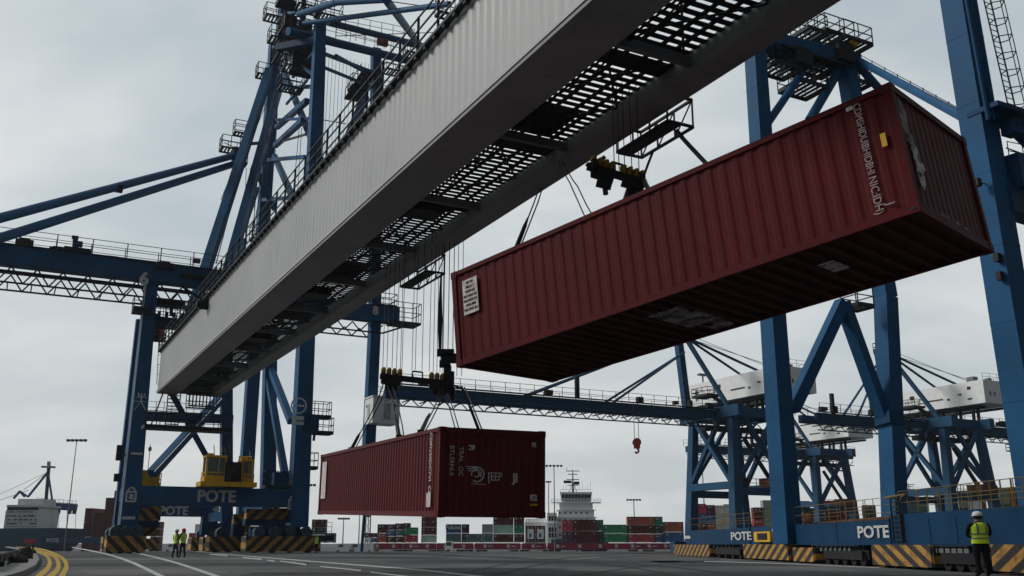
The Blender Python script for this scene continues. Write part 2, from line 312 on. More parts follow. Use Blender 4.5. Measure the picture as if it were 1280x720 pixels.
# ------------------------------------------------------------------ overhead boom
YE = 64.0
B0 = U(197, 490, YE); zB = B0.z; zT = U(197, 440, YE).z
R0 = UZ(270, 497, zB); BW = (R0-B0).dot(E3); BL = 95.0
def BP(s_, t_, z): return V((B0.x, B0.y, 0))+E3*s_-N3*t_+Z*z
boom = thing('crane_boom', 'huge grey ribbed box boom passing overhead with an open slatted underside', 'crane boom', BP(0, 0, zB))
def f(b):
    t_ = 6.0
    b.obox(BP(-.06, BL/2, zT-.04), E3*.03, N3*(BL/2), Z*.05); b.obox(BP(-.06, BL/2, zB+.04), E3*.03, N3*(BL/2), Z*.05)
one('seam_strip', GREY, boom, f)
def f(b):   # ribbed outer side, thin solid sheet
    pitch = .4; n_ = int(BL/pitch); dep = .03
    prof = []
    for k in range(n_):
        t0 = k*pitch; prof += [(t0, 0), (t0+pitch*.25, 0), (t0+pitch*.5, dep), (t0+pitch*.75, dep)]
    prof.append((BL, 0))
    for (t0, d0), (t1, d1) in zip(prof, prof[1:]):
        b.quad(BP(-.02-d0, t0, zB+.02), BP(-.02-d1, t1, zB+.02), BP(-.02-d1, t1, zT), BP(-.02-d0, t0, zT))
    b.quad(BP(0, 0, zB), BP(0, BL, zB), BP(0, BL, zT), BP(0, 0, zT))
side = one('side_panel', GREY, boom, f)
def f(b):
    b.obox(BP(.62, BL/2, (zB+zT)/2), E3*.6, N3*(BL/2), Z*((zT-zB)/2-.01))
one('left_girder', DGREY, boom, f)
def f(b):
    b.obox(BP(.6, BL/2, zB-.06), E3*.66, N3*(BL/2), Z*.05)
one('bottom_flange', FLG, boom, f)
def f(b):
    b.obox(BP(BW-.3, BL/2, zB+.25), E3*.25, N3*(BL/2), Z*.25)
    b.obox(BP(BW-.3, BL/2, zB-.03), E3*.36, N3*(BL/2), Z*.06)
one('right_girder', FLG, boom, f)
def f(b):
    b.obox(BP(BW/2, -.06, (zB+zT)/2), E3*(BW/2), N3*.05, Z*((zT-zB)/2))
one('end_plate', GREY, boom, f)
def f(b):     # slatted deck between the girders
    t_ = .3
    while t_ < BL:
        if t_ % 5.2 < .7: b.obox(BP((BW+.7)/2, t_, zB+.4), E3*((BW-1.7)/2), N3*.3, Z*.012); t_ += .6; continue
        b.obox(BP((1.2+BW-.5)/2, t_, zB+.42), E3*((BW-1.82)/2), N3*.08, Z*.008); t_ += .27
    for s_ in (1.6, 2.2, 2.7, BW-.9): b.obox(BP(s_, BL/2, zB+.46), E3*.04, N3*(BL/2-.2), Z*.03)
one('deck_slats', DARK, boom, f)
t_ = 1.0
while t_ < BL:
    one('cross_beam', MGREY, boom, lambda b: b.obox(BP(BW/2+.3, t_, zB+.2), E3*(BW/2-.9), N3*.07, Z*.11)); t_ += 5.2
def f(b):     # lattice bracing under the slats
    t_ = .8; b.tube(BP(1.75, .5, zB+.3), BP(1.75, BL, zB+.3), .03, 6)
    while t_ < BL-3:
        b.tube(BP(1.3, t_, zB+.3), BP(BW-.6, t_+2.6, zB+.3), .03, 5); b.tube(BP(BW-.6, t_, zB+.3), BP(1.3, t_+2.6, zB+.3), .03, 5)
        b.tube(BP(1.75, t_, zB+.3), BP(1.75, t_+1.3, zB+.05), .025, 5); b.tube(BP(1.75, t_+1.3, zB+.05), BP(1.75, t_+2.6, zB+.3), .025, 5)
        t_ += 2.6
one('lattice_bracing', DARK, boom, f)
def tray(s_, t_, a_, w_, zz, h_):
    one('service_tray', SOOT, boom, lambda b: b.obox(BP(s_, t_, zz), E3*a_, N3*w_, Z*h_))
rnd = random.Random(11); t_ = 3
while t_ < 45 and False:
    w_ = rnd.uniform(.5, 1.3); tray(rnd.uniform(1.6, 2.4), t_, rnd.uniform(.3, .6), w_, zB+.3, rnd.uniform(.02, .06)); tray(BW-.95, t_+1, .28, w_*1.4, zB+.25, .05); t_ += rnd.uniform(3.0, 6.4)
for t_, w_ in ((8, .8), (16, 1.2), (24.5, .9), (33, 1.1), (41, 1.0), (48.5, .7)): tray(2.1, t_, .85, w_, zB+.47, .03)
for t_ in (20, 30, 41.5): tray(2.0, t_, .5, .5, zB+.2, .15)
def f(b):
    railing(b, [BP(-.18, 0, zT), BP(-.18, BL, zT)], 1.15, 1.35, .028, 3, .045)
    railing(b, [BP(1.1, 0, zT), BP(1.1, BL, zT)], 1.15, 1.35, .022, 2, .03)
    railing(b, [BP(-.18, 0, zT), BP(1.1, 0, zT)], 1.15, .8, .03, 3)
one('handrail', DARK, boom, f)
def f(b):
    b.obox(BP(.25, BL/2, zT+.05), E3*.5, N3*(BL/2), Z*.04)
    k = 0.2
    while k < BL: b.obox(BP(-.13, k, zT+.0), E3*.1, N3*.07, Z*.07); k += .62
one('walkway', DARK, boom, f)
def f(b):
    p = U(300, 353, 50); s_ = (p-B0).dot(E3); t_ = -(p-B0).dot(N3)
    b.tube(BP(-.5, t_, zT-.35), BP(.3, t_, zT-.35), .28, 14); b.tube(BP(-.62, t_, zT-.35), BP(-.5, t_, zT-.35), .2, 14); b.beam(BP(-1.5, t_+.1, zT+.5), BP(-.2, t_, zT-.2), .1, .1)
one('sheave_bracket', SOOT, boom, f)
# platforms hanging beside the right girder
def side_basket(p, L):
    b = MB(); p = V(p)
    for dz in (0, .7):
        for ds in (0, .75): b.tube(p+E3*ds+Z*dz, p+E3*ds-N3*L+Z*dz, .045, 5)
        for k in (0, L): b.tube(p-N3*k+Z*dz, p+E3*.75-N3*k+Z*dz, .045, 5)
    n_ = int(L/.7)
    for k in range(n_+1):
        for ds in (0, .75): b.tube(p+E3*ds-N3*(L*k/n_), p+E3*ds-N3*(L*k/n_)+Z*.7, .025, 5)
        if k < n_: b.tube(p+E3*.75-N3*(L*k/n_), p+E3*.75-N3*(L*(k+1)/n_)+Z*.7, .02, 5)
    b.obox(p+E3*.2-N3*L/2-Z*.02, E3*.18, N3*(L/2), Z*.03)
    for k in range(3): b.tube(p+E3*.3-N3*(L*(k+.5)/3)+Z*.5, p-E3*.4-N3*(L*(k+.5)/3)+Z*.75, .05, 5)
    return b
def tline(px, py):   # boom station where the right soffit edge is seen
    p = UZ(px, py, zB); return -(p-V((B0.x, B0.y, zB))).dot(N3)
t1 = tline(556, 322); side_basket(BP(BW+.12, t1-3.6, zB-.25), 2.5).build('service_basket', DARK, boom)
t1 = tline(845, 142); side_basket(BP(BW+.1, t1-2.0, zB-.3), 2.1).build('service_basket', DARK, boom)
def f(b):   # hanging stair and lattice under the far end
    a = BP(.5, .8, zB-.1)
    for k in range(9): b.obox(BP(1.0, .6+.0*k, zB-.25-k*.24), E3*.38, N3*.14, Z*.02)
    for ds in (.6, 1.4): b.beam(BP(ds, .6, zB), BP(ds, .6, zB-2.4), .06, .1)
one('end_ladder', DARK, boom, f)
def f(b):
    for j in (0, 1.1):
        b.beam(BP(1.8, .6+j, zB-1.0), BP(BW-.4, .6+j, zB-1.0), .09, .09); b.beam(BP(1.8, .6+j, zB-.1), BP(BW-.4, .6+j, zB-.1), .09, .09)
        for k in range(9):
            s_ = 1.8+k*(BW-2.2)/8; b.tube(BP(s_, .6+j, zB-1), BP(s_, .6+j, zB-.05), .03, 4)
    b.beam(BP(1.8, .6, zB-.55), BP(BW-.4, .6, zB-.55), .06, .06)
one('end_lattice', DARK, boom, f)
def f(b):   # lower platform seen below the tip
    z_ = zB-2.45; b.obox(BP(2.0, .7, z_), E3*2.8, N3*.8, Z*.12)
    railing(b, [BP(-.8, -.1, z_), BP(4.8, -.1, z_)], 1.0, .9, .03, 2); railing(b, [BP(-.8, 1.5, z_), BP(4.8, 1.5, z_)], 1.0, .9, .03, 2)
    for s_ in (-.6, 4.6): b.tube(BP(s_*.9+.2, .7, z_), BP(max(.3, s_*.9), .7, zB), .05, 6)
one('tip_platform', DARK, boom, f)
# ------------------------------------------------------------------ hanging containers
class Frame:
    def __init__(s, c, x, y, z): s.c = V(c); s.x = V(x).normalized(); s.y = V(y).normalized(); s.z = V(z).normalized()
    def __call__(s, a, b_, c_): return s.c+s.x*a+s.y*b_+s.z*c_
def big_container(name, label, c, x, y, L, W, Hh, m, pitch, dep, decor):
    c = V(H0*Z)+ (V(c)-H0*Z); x = V(x).normalized(); y = (V(y)-x*V(y).dot(x)).normalized(); z = x.cross(y); fr = Frame(c, x, y, z)
    t = thing(name, label, 'container', tuple(fr(0, 0, -Hh/2))); hx, hy, hz = L/2, W/2, Hh/2
    def bx(b, cx, cy, cz, sx, sy, sz): b.obox(fr(cx, cy, cz), x*(sx/2), y*(sy/2), z*(sz/2))
    def wall(b, P, n_, u0, u1, z0, z1):    # corrugated sheet P(u, depth, z)
        du = (u1-u0)/n_; pr = []
        for k in range(n_):
            a = u0+k*du; pr += [(a, 0), (a+du*.3, 0), (a+du*.5, dep), (a+du*.8, dep)]
        pr.append((u1, 0))
        for (a, d0), (a2, d1) in zip(pr, pr[1:]): b.quad(P(a, d0, z0), P(a2, d1, z0), P(a2, d1, z1), P(a, d0, z1))
    ins = .035
    for s_ in (-1, 1):
        b = MB(); wall(b, lambda u, d, zz: fr(u, s_*(hy-ins-d), zz), int(L/pitch), -hx+.14, hx-.14, -hz+.1, hz-.08); b.build('side_wall', m, t)
    b = MB(); wall(b, lambda u, d, zz: fr(-(hx-ins-d), u, zz), int(W/pitch), -hy+.12, hy-.12, -hz+.1, hz-.08); b.build('door_end', m, t)
    b = MB(); wall(b, lambda u, d, zz: fr(hx-ins-d*.45, u, zz), int(W/pitch*1.2), -hy+.12, hy-.12, -hz+.1, hz-.08); fw = b.build('front_wall', m, t)
    def f(b):
        for s_ in (-1, 1):
            bx(b, 0, s_*(hy-.04), hz-.05, L-.3, .08, .1); bx(b, 0, s_*(hy-.04), -hz+.07, L-.3, .08, .14)
            bx(b, s_*(hx-.05), 0, hz-.06, .1, W-.3, .12); bx(b, s_*(hx-.05), 0, -hz+.08, .1, W-.3, .16)
            for q in (-1, 1): bx(b, s_*(hx-.07), q*(hy-.07), 0, .14, .14, Hh-.3)
    one('frame', m, t, f)
    for s_ in (-1, 1):
        for q in (-1, 1):
            for r_ in (-1, 1):
                b = MB(); bx(b, s_*(hx-.085), q*(hy-.085), r_*(hz-.07), .19, .19, .16); cc = b.build('corner_casting', MAROON2, t)
                o = MB(); bx(o, s_*(hx-.085), q*(hy+.012), r_*(hz-.07), .08, .012, .055); bx(o, s_*(hx-.085), q*(hy-.085), r_*(hz+.012), .1, .05, .012); o.build('slot', SOOT, cc)
    def f(b):
        bx(b, 0, 0, hz-.03, L-.2, W-.2, .03)
        for k in range(int(L/.5)): bx(b, -hx+.4+k*.5, 0, hz-.012, .22, W-.3, .02)
    one('roof', m, t, f)
    def f(b):
        bx(b, 0, 0, -hz+.15, L-.22, W-.2, .03); k = -hx+.35
        while k < hx-.2: bx(b, k, 0, -hz+.07, .06, W-.18, .11); k += .34
    one('underframe', UNDER, t, f)
    decor(t, fr, hx, hy, hz); return t
def dec1(t, fr, hx, hy, hz):
    x, y, z = fr.x, fr.y, fr.z; s = -hy-.004; sx = hx+.004-.02
    def plate(name, p, ax, ay, m, th=.004):
        b = MB(); nn = ax.cross(ay).normalized(); b.obox(p, ax/2, ay/2, nn*th); return b.build(name, m, t)
    plate('label_panel', fr(-hx+.75, s, .14), x*.75, z*1.35, FADED)
    plate('label_panel', fr(hx-.78, s, -hz+.42), x*.34, z*.36, FADED)
    dn = -z
    text('lettering', 'CDFIVSIIDCTVI  CR', .26, fr(hx-.72, s, .22), dn, x, FADED, t, sx=.72, bold=.002)
    text('lettering', 'BTLSRNUI', .17, fr(sx, -hy+.33, .28), dn, y, FADED, t, sx=1.0, bold=0)
    text('lettering', 'TRAL  OC', .16, fr(sx, -hy+.58, .26), dn, y, FADED, t, sx=1.05, bold=0)
    text('lettering', 'F:', .2, fr(sx, -hy+.86, .62), dn, y, FADED, t)
    text('lettering', '[EEP', .3, fr(sx, .05, -.1), y, z, FADED, t, sx=.72, bold=0); text('lettering', 'JI', .3, fr(sx, .62, -.12), y, z, FADED, t, sx=.9)
    text('lettering', 'PI', .15, fr(sx, hy-.32, hz-.36), y, z, FADED, t); text('lettering', 'E2', .2, fr(sx, hy-.32, -hz+.5), y, z, FADED, t, sx=1)
    plate('yellow_mark', fr(sx, hy-.32, -hz+.33), y*.22, z*.05, YEL)
    b = MB()     # swirl emblem
    c = fr(sx+.004, -.45, -.05)
    for (r0, a0, a1, wd) in ((.18, -2.2, 2.2, .035), (.12, -.5, 3.4, .03), (.06, -2.5, 1.2, .03)):
        pp = [c+y*(math.cos(a0+(a1-a0)*k/14)*r0*(.95+.02*k))+z*(math.sin(a0+(a1-a0)*k/14)*r0) for k in range(15)]
        for p, q in zip(pp, pp[1:]):
            d = (q-p).normalized(); nn = fr.x.cross(d)*(wd/2); b.quad(p-nn, q-nn, q+nn, p+nn)
    for k in range(3): b.quad(c+y*(-.3+.03*k)+z*(.2-.05*k), c+y*.03+z*(.2-.05*k), c+y*.03+z*(.18-.05*k), c+y*(-.3+.03*k)+z*(.18-.05*k))
    b.quad(c-y*.15-z*.22, c+y*.25-z*.24, c+y*.25-z*.255, c-y*.15-z*.235)
    b.build('emblem', FADED, t)
K1 = 1.2
big_container('shipping_container', 'maroon container hanging low with its lettered flat end turned towards the yard', V((0, 0, H0))+(V((-2.7034, 26.1356, 2.5262))-V((0, 0, H0)))*K1,
    (.39333, -.91889, -.0305), (.91933, .39349, .0008), 11.73*K1, 2.44*K1, 1.849*K1, MAROON, .27, .04, dec1)
def dec2(t, fr, hx, hy, hz):
    x, y, z = fr.x, fr.y, fr.z; s = -hy-.004; dn = -z
    def plate(name, p, ax, ay, m, th=.004):
        b = MB(); nn = ax.cross(ay).normalized(); b.obox(p, ax/2, ay/2, nn*th); return b.build(name, m, t)
    lp = plate('label_panel', fr(-hx+.62, s, .42), x*.5, z*.85, FADED)
    for k in range(7): text('lettering', random.choice(['MAX GROSS 32.5', 'TARE 3.9 T', 'NET 28.6', 'CU.CAP 67.7', 'LOAD 28600']), .085, fr(-hx+.62, s-.01, .76-.11*k), x, z, DARK, lp, bold=0, sx=.7)
    text('lettering', 'CDMSHIDUIBHIDBHI', .18, fr(hx-.62, s, .38), dn, x, FADE2, t, sx=.8, bold=0); text('lettering', 'NIC:IDH)', .2, fr(hx-.62, s, -.66), dn, x, FADE2, t, sx=.85, bold=0)
    text('lettering', 'J', .2, fr(hx-.42, s, -.88), dn, x, FADE2, t, bold=0); text('lettering', 'II', .14, fr(hx-.75, s, 1.0), dn, x, FADED, t)
    plate('yellow_mark', fr(hx-.3, s, .22), x*.09, z*.24, YEL)
    def smear(name, col, sc_, lo_, hi_):
        m = bpy.data.materials.new(name); m.use_nodes = True; nt = m.node_tree; n = nt.nodes; l = nt.links; b = n['Principled BSDF']; b.inputs['Base Color'].default_value = (*col, 1); b.inputs['Roughness'].default_value = .8
        tc = n.new('ShaderNodeTexCoord'); nz = n.new('ShaderNodeTexNoise'); nz.inputs['Scale'].default_value = sc_; nz.inputs['Detail'].default_value = 8; nz.inputs['Roughness'].default_value = .65; l.new(tc.outputs['Object'], nz.inputs['Vector'])
        r = n.new('ShaderNodeMapRange'); r.inputs[1].default_value = lo_; r.inputs[2].default_value = hi_; l.new(nz.outputs[0], r.inputs[0]); l.new(r.outputs[0], b.inputs['Alpha']); return m
    def jag(p, ax, ay, m, seed):
        rnd = random.Random(seed); b = MB(); pts = []
        for k in range(22):
            a = 2*math.pi*k/22; r_ = rnd.uniform(.6, 1.05); pts.append(p+ax*(.5*r_*math.cos(a))+ay*(.5*r_*math.sin(a)))
        nn = ax.cross(ay).normalized()*.003; b.prism8([q-nn for q in pts], [q+nn for q in pts]); b.build('worn_patch', m, t)
    WP = smear('worn_bare_paint', (.33, .3, .28), 4, .42, .62); WP2 = smear('scraped_primer', (.55, .54, .5), 5, .36, .5); GP = smear('worn_floor_paint', (.3, .26, .25), 2.5, .42, .62)
    jag(fr(hx-.012, -hy+.3, .55), y*.36, z*1.0, WP, 1); jag(fr(hx-.01, -hy+.5, -.25), y*.42, z*.85, WP2, 2); jag(fr(hx-.012, -hy+.42, .1), y*.25, z*.7, WP, 3); jag(fr(hx-.012, 0, -hz+.16), y*2.0, z*.16, WP, 4)
    plate('worn_patch', fr(-hx*.02, -.1, -hz-.004), x*.8, y*1.6, GP); plate('worn_patch', fr(-hx*.02+.1, .2, -hz-.012), x*.5, y*2.2, GP)
    text('lettering', 'IHIIIHIII', .42, fr(hx-2.15, -.35, -hz-.008), y, x, FADED, t, sx=.5)
K2 = 1.35
big_container('shipping_container', 'big maroon container hanging high on the right with its dark ribbed underside showing', V((0, 0, H0))+(V((2.702, 14.344, 5.1056))-V((0, 0, H0)))*K2,
    (.70595, -.70074, .10294), (.70379, .71035, .009), 8.10*K2, 2.44*K2, 1.7105*K2, MAROON2, .30, .017, dec2)
# ------------------------------------------------------------------ spreaders
OCH = mat('worn_ochre', (.26, .15, .02), .7, var=.35, scale=6, grime=.7)
def spreader(label, a, b_, ropes, ztop, yaw=None, s_=1.0):
    a = V(a); b_ = V(b_); d = (b_-a).normalized(); mid = (a+b_)/2; nd = d.cross(Z).normalized()
    t = thing('hoist_spreader', label, 'spreader', tuple(mid))
    def f(b):
        b.beam(a-d*.15, b_+d*.1, .22*s_, .17*s_); b.beam(a-nd*.3, a+nd*.3, .1, .2); b.beam(b_-nd*.3, b_+nd*.3, .1, .2)
        for k in (.45, .62): b.tube(a+(b_-a)*k, a+(b_-a)*k+Z*.28, .025, 5)
        b.tube(a+(b_-a)*.45+Z*.28, a+(b_-a)*.62+Z*.28, .03, 5)
    one('beam', SOOT, t, f)
    for p in (a+d*.22, b_-d*.2):
        def g(b):
            b.beam(p-d*.32*s_-Z*.1, p+d*.32*s_-Z*.1, .26*s_, .26*s_); b.beam(p-d*.2*s_-Z*.32, p+d*.24*s_-Z*.3, .16*s_, .22*s_)
            b.tube(p+d*.02-Z*.25, p+d*.05-Z*.55, .06, 6)
        hb = one('head_block', SOOT, t, g)
        for k in range(4):
            q = p+d*(-.27+.18*k)*s_+Z*.17
            def g(b):
                b.tube(q-d*.045*s_, q+d*.045*s_, .15*s_, 14); b.beam(q-Z*.14, q+Z*.1, .1*s_, .2*s_)
            sh = MB(); g(sh); sh.build('sheave', OCH, hb)
    for p in ropes:
        p = V(p); b = MB(); b.tube(p, V((p.x, p.y, ztop)), .011, 5); b.build('hoist_rope', ROPE, t)
    return t
Ys = 31.0; a1 = U(481, 471, Ys); b1 = U(557, 479, Ys)
rp = []
for k, px in enumerate([478.5, 483.5, 490, 495.5, 500.5, 502.5, 515, 519, 527.5, 536.5, 541.5, 546, 550, 553.5]):
    rp.append(U(px, 459+(px-478)*.09, Ys+(.25 if k % 2 else -.2)))
sp = spreader('black spreader with yellow sheaves slung on ropes above the lower maroon container', a1, b1, rp, zB+.6)
def sling(parent, pts, r=.02, thick=None, pair=0, chain=False):
    b = MB(); ps = [V(p) for p in pts]+([V(thick[1])] if thick else [])
    b.path(ps, r, 5)
    if pair:
        off = V((pair, 0, 0)); b.path([p+off for p in ps], r, 5)
    if chain:
        for p, q in zip(ps, ps[1:]):
            L = (q-p).length; n_ = int(L/.14)
            for k in range(n_): m_ = p+(q-p)*(k/n_); b.obox(m_, V((.035, 0, 0)), V((0, .02, 0)), Z*.035)
    s_ = b.build('sling', SOOT, parent)
    if thick:
        p, q = thick; p = V(p); q = V(q); h = MB(); h.tube(p, p+(q-p)*.25, r*1.2, 8, r1=r*2.6); h.tube(p+(q-p)*.2, q, r*2.7, 8, r1=r*3.4); h.obox(q, V((.09, 0, 0)), V((0, .07, 0)), Z*.08); h.build('twist_lock', SOOT, s_)
sling(sp, [U(479, 480, Ys), U(473, 498, 31.8), U(462, 520, 32.6), U(448, 545, 33.6)], .02, (U(450, 541, 33.5), U(439, 562, 34.1)), pair=.12)
sling(sp, [U(484, 481, Ys), U(490, 498, 30), U(497, 532, 28.8)], .02, (U(494, 518, 29.2), U(499, 547, 28.3)), pair=.14)
sling(sp, [U(551, 486, Ys), U(543, 510, 28.8), U(534, 527, 27.4)], .02, (U(537, 517, 28), U(526, 541, 26.4)), pair=.1)
sling(sp, [U(558, 488, Ys), U(566, 510, 29), U(574, 537, 25.6)], .018, pair=-.1)
sling(sp, [U(577, 484, Ys), U(588, 510, 29.0), U(599, 539, 25.6)], .022, pair=.09, chain=True)
def f(b):   # hook cluster beside the right end of the beam
    for px, py, w_, h_ in ((557, 441, .55, .22), (561, 448, .5, .3), (556, 455, .34, .22), (559, 465, .22, .5), (563, 478, .24, .7), (566, 493, .14, .4)):
        c = U(px, py, Ys-.4); b.obox(c, V((w_/2, 0, 0)), V((0, .1, 0)), Z*h_/2)
    for px in (553, 560, 566): b.tube(U(px, 437, Ys-.4), U(px, 437, Ys-.4)*1.0+Z*(zB+.3-U(px, 437, Ys-.4).z), .014, 5)
    b.tube(U(574, 484, Ys), U(560, 480, Ys-.4), .04, 6)
one('hook_cluster', SOOT, sp, f)
def f(b):
    p = U(550, 400, Ys-.2); b.tube(U(550, 437, Ys-.2), p, .05, 6, r1=.09); b.tube(p, p+Z*1.6, .09, 6, r1=.02)
one('cable_sock', SOOT, sp, f)
# separate pendants that reach up beside the boom
for px in (571, 577): one('hoist_rope', ROPE, sp, lambda b: b.tube(U(px, 470, 31.5), V((*U(px, 470, 31.5).xy, zB+.5)), .011, 5))
Y2 = 20.0; a2 = U(742, 210, Y2); b2 = U(802, 228, Y2)
rp = [U(px, 212+k*1.5, Y2) for k, px in enumerate((768, 774, 781, 790, 799))]
s2 = spreader('dark spreader with ochre sheaves close under the boom above the high container', a2, b2, rp, zB+.4, s_=.8)
sling(s2, [UZ(674, 236, zB+.1), U(668, 252, 21.4), U(656, 283, 21.9)], .018, (U(660, 272, 21.7), U(643, 316, 22.2)), pair=.09)
sling(s2, [UZ(698, 204, zB+.1), U(712, 228, 20.6), U(728, 264, 20.8), U(735, 279, 20.9)], .015)
sling(s2, [UZ(703, 202, zB+.1), U(716, 225, 20.6), U(722, 233, 20.6), U(733, 256, 20.8), U(744, 275, 20.9)], .015)
sling(s2, [U(817, 187, Y2), U(810, 205, Y2), U(804, 222, Y2)], .03)
sling(s2, [U(803, 222, Y2), U(812, 240, 18.6)], .055)
sling(s2, [U(787, 232, Y2), U(781, 250, 19.2)], .05)
sling(s2, [U(843, 162, 18.9), U(851, 172, 18.6), U(860, 182, 18.2), U(888, 212, 17.0)], .026, pair=.06)
for pp in ((744, 206, 756, 196), (733, 205, 742, 212)): sling(s2, [U(pp[0], pp[1], Y2), U(pp[2], pp[3], Y2)], .05)
# ------------------------------------------------------------------ left quay crane
P0 = V((-34.5, 90, 0))
def LL(s_, t_, z=0): return P0+E3*s_+N3*t_+Z*z
SS = 15.1
cr1 = thing('quay_crane', 'tall blue quay crane numbered 6 standing behind two workers with POTE on its sill beam', 'crane', tuple(P0))
def bands(b, a, c, w0, w1, step, th=.05, pr=.03):
    a = V(a); c = V(c); L = (c-a).length; d = (c-a)/L; n_ = int(L/step)
    for k in range(1, n_):
        q = a+d*(L*k/n_); w_ = w0+(w1-w0)*k/n_+pr; b.beam(q-d*th, q+d*th, w_, w_, side=E3)
def leg(parent, a, b_, w0, w1, m=BLUE, name='leg'):
    b = MB(); b.beam(a, b_, w0, w0, side=E3, w1=w1, h1=w1); bands(b, a, b_, w0, w1, 5.2); return b.build(name, m, parent)
zg = U(187, 350, 90).z
lfl = leg(cr1, LL(-.55, 0, 2.4), U(189, 352, 90), 1.65, 1.15)
topR = U(400, 30, 97)
lfr = leg(cr1, LL(SS, 0, 2.4), topR, 1.75, 1.15)
leg(cr1, LL(0, 12, 2.4), U(176, 400, 100), 1.2, .95)
leg(cr1, LL(SS, 12, 2.4), U(336, 440, 107.6)+Z*3, 1.5, 1.3)
leg(cr1, LL(SS, 24, 2.4), U(344, 56, 118.3), 1.5, 1.5)
z1 = U(275, 633, 93.5).z; z2 = U(275, 610, 93.5).z
sill = one('sill_beam', BLUE, cr1, lambda b: b.beam(LL(-.2, 0, (z1+z2)/2), LL(SS-.7, 0, (z1+z2)/2), 1.5, z2-z1))
FN = -N3
text('lettering', 'POTE', 1.5, U(268, 621.5, 93.5)+FN*1.05, E3, Z, LETTER, sill, bold=.05, ext=.02, sx=.98)
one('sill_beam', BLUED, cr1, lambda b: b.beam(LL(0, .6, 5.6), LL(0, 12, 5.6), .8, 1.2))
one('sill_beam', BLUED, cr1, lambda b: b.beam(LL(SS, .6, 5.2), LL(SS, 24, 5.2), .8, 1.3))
# white stripe and marks on the front legs
one('white_stripe', WHITE, cr1, lambda b: b.beam(LL(-.55, 0, 2.5)-E3*.78+FN*.84, U(189, 352, 90)-E3*.53+FN*.59, .09, .03, side=E3))
text('lettering', '\u2217', 3.0, U(173.5, 505, 88.6), E3, Z, LETTER, lfl, bold=.06, ext=.02)
def f(b):
    for (x0, y0, x1, y1) in ((-.5, .55, .5, .55), (-.62, .15, .62, .15), (0, .9, 0, .1), (0, .15, -.55, -.7), (0, .15, .55, -.7), (-.3, .95, -.2, .6), (.3, .95, .2, .6)):
        c = U(176, 504, 88.4); b.beam(c+E3*x0+Z*y0, c+E3*x1+Z*y1, .13, .04, side=None)
for o in list(bpy.data.objects):
    if o.name.startswith('lettering') and o.parent == lfl: bpy.data.objects.remove(o)
one('emblem', LETTER, lfl, f)
for px, py, Y in ((164, 619, 88.6), (366, 629, 96)):
    c = U(px, py, Y); E_ = E3*.72; Z_ = Z*.72
    def f(b, E3=E_, Z=Z_):
        for k in range(10):
            a0 = math.pi*k/9; a1_ = math.pi*(k+1)/9
            if k < 9: b.beam(c+E3*(.42*math.cos(a0))+Z*(.45+.5*math.sin(a0)), c+E3*(.42*math.cos(a1_))+Z*(.45+.5*math.sin(a1_)), .03, .14, side=N3)
        for x0, y0, x1, y1 in ((-.6, .42, .6, .42), (-.6, -.75, .6, -.75), (-.55, .42, -.55, -.75), (.55, .42, .55, -.75), (-.25, .1, .3, -.05), (.3, -.05, -.25, -.3), (-.25, -.3, .35, -.45)):
            b.beam(c+E3*x0+Z*y0, c+E3*x1+Z*y1, .03, .16, side=N3)
    one('emblem', LETTER, lfl if px < 200 else lfr, f)
    one('nameplate', LETTER, lfl if px < 200 else lfr, lambda b: b.obox(c-Z*2.0-FN*.1, E3*.55, N3*.02, Z*.13))
c = U(373.5, 507, 95.6)
def f(b):
    for k in range(16):
        a0 = 2*math.pi*k/16; a1_ = 2*math.pi*(k+1)/16
        b.beam(c+E3*.75*math.cos(a0)+Z*.75*math.sin(a0), c+E3*.75*math.cos(a1_)+Z*.75*math.sin(a1_), .03, .15, side=N3)
    b.obox(c, E3*.55, N3*.02, Z*.09); b.obox(c-Z*1.25, E3*.6, N3*.02, Z*.2); b.obox(c-Z*1.75, E3*.6, N3*.02, Z*.16)
one('emblem', LETTER, lfr, f)
one('nameplate', LETTER, lfl, lambda b: b.obox(U(171, 567, 88.7), E3*.5, N3*.02, Z*.1))
# girder number 6
pg = U(187, 339, 89.5); gh = 1.75
gird = one('girder', BLUE, cr1, lambda b: b.beam(pg-E3*42-Z*.2, pg+E3*13-Z*.2, 1.6, gh))
text('lettering', '6', 1.7, U(180, 349, 88.1)-Z*0+FN*0, E3, Z, LETTER, gird, bold=.07, ext=.02)
def f(b):
    for dn_ in (0, 3.2):
        truss(b, pg-E3*42+N3*dn_-Z*(gh/2+.25), pg+E3*14+N3*dn_-Z*(gh/2+.25), -Z*1.5, 26, .075)
    for k in range(28): q = pg-E3*(42-2*k)-Z*(gh/2+1.7); b.tube(q, q+N3*3.2, .06, 5)
    b.beam(pg-E3*42+N3*3.2-Z*(gh/2), pg+E3*14+N3*3.2-Z*(gh/2), .3, .35)
one('truss', DARK, cr1, f)
def f(b):
    a = pg-E3*42+Z*(gh/2-.2); b.obox(pg-E3*14+Z*(gh/2-.15)+FN*.5, E3*28, N3*.55, Z*.04)
    railing(b, [a+FN*1.0, a+FN*1.0+E3*55], 1.5, 3.1, .035, 2, .05); railing(b, [a+N3*.8, a+N3*.8+E3*55], 1.5, 3.1, .03, 2, .045)
one('handrail', DARK, cr1, f)
def f(b):   # box on the walkway
    c = U(96, 318, 89)+Z*.2; b.obox(c, E3*1.2, N3*.6, Z*.35)
one('service_box', SOOT, cr1, f)
def f(b):
    c = U(94, 316, 89); b.beam(c, U(94, 300, 89), .45, .45); b.obox(U(97, 305, 89), E3*.45, N3*.25, Z*.25); b.obox(U(94, 297, 89), E3*.3, N3*.2, Z*.15)
one('lamp_post', BLUE, cr1, f)
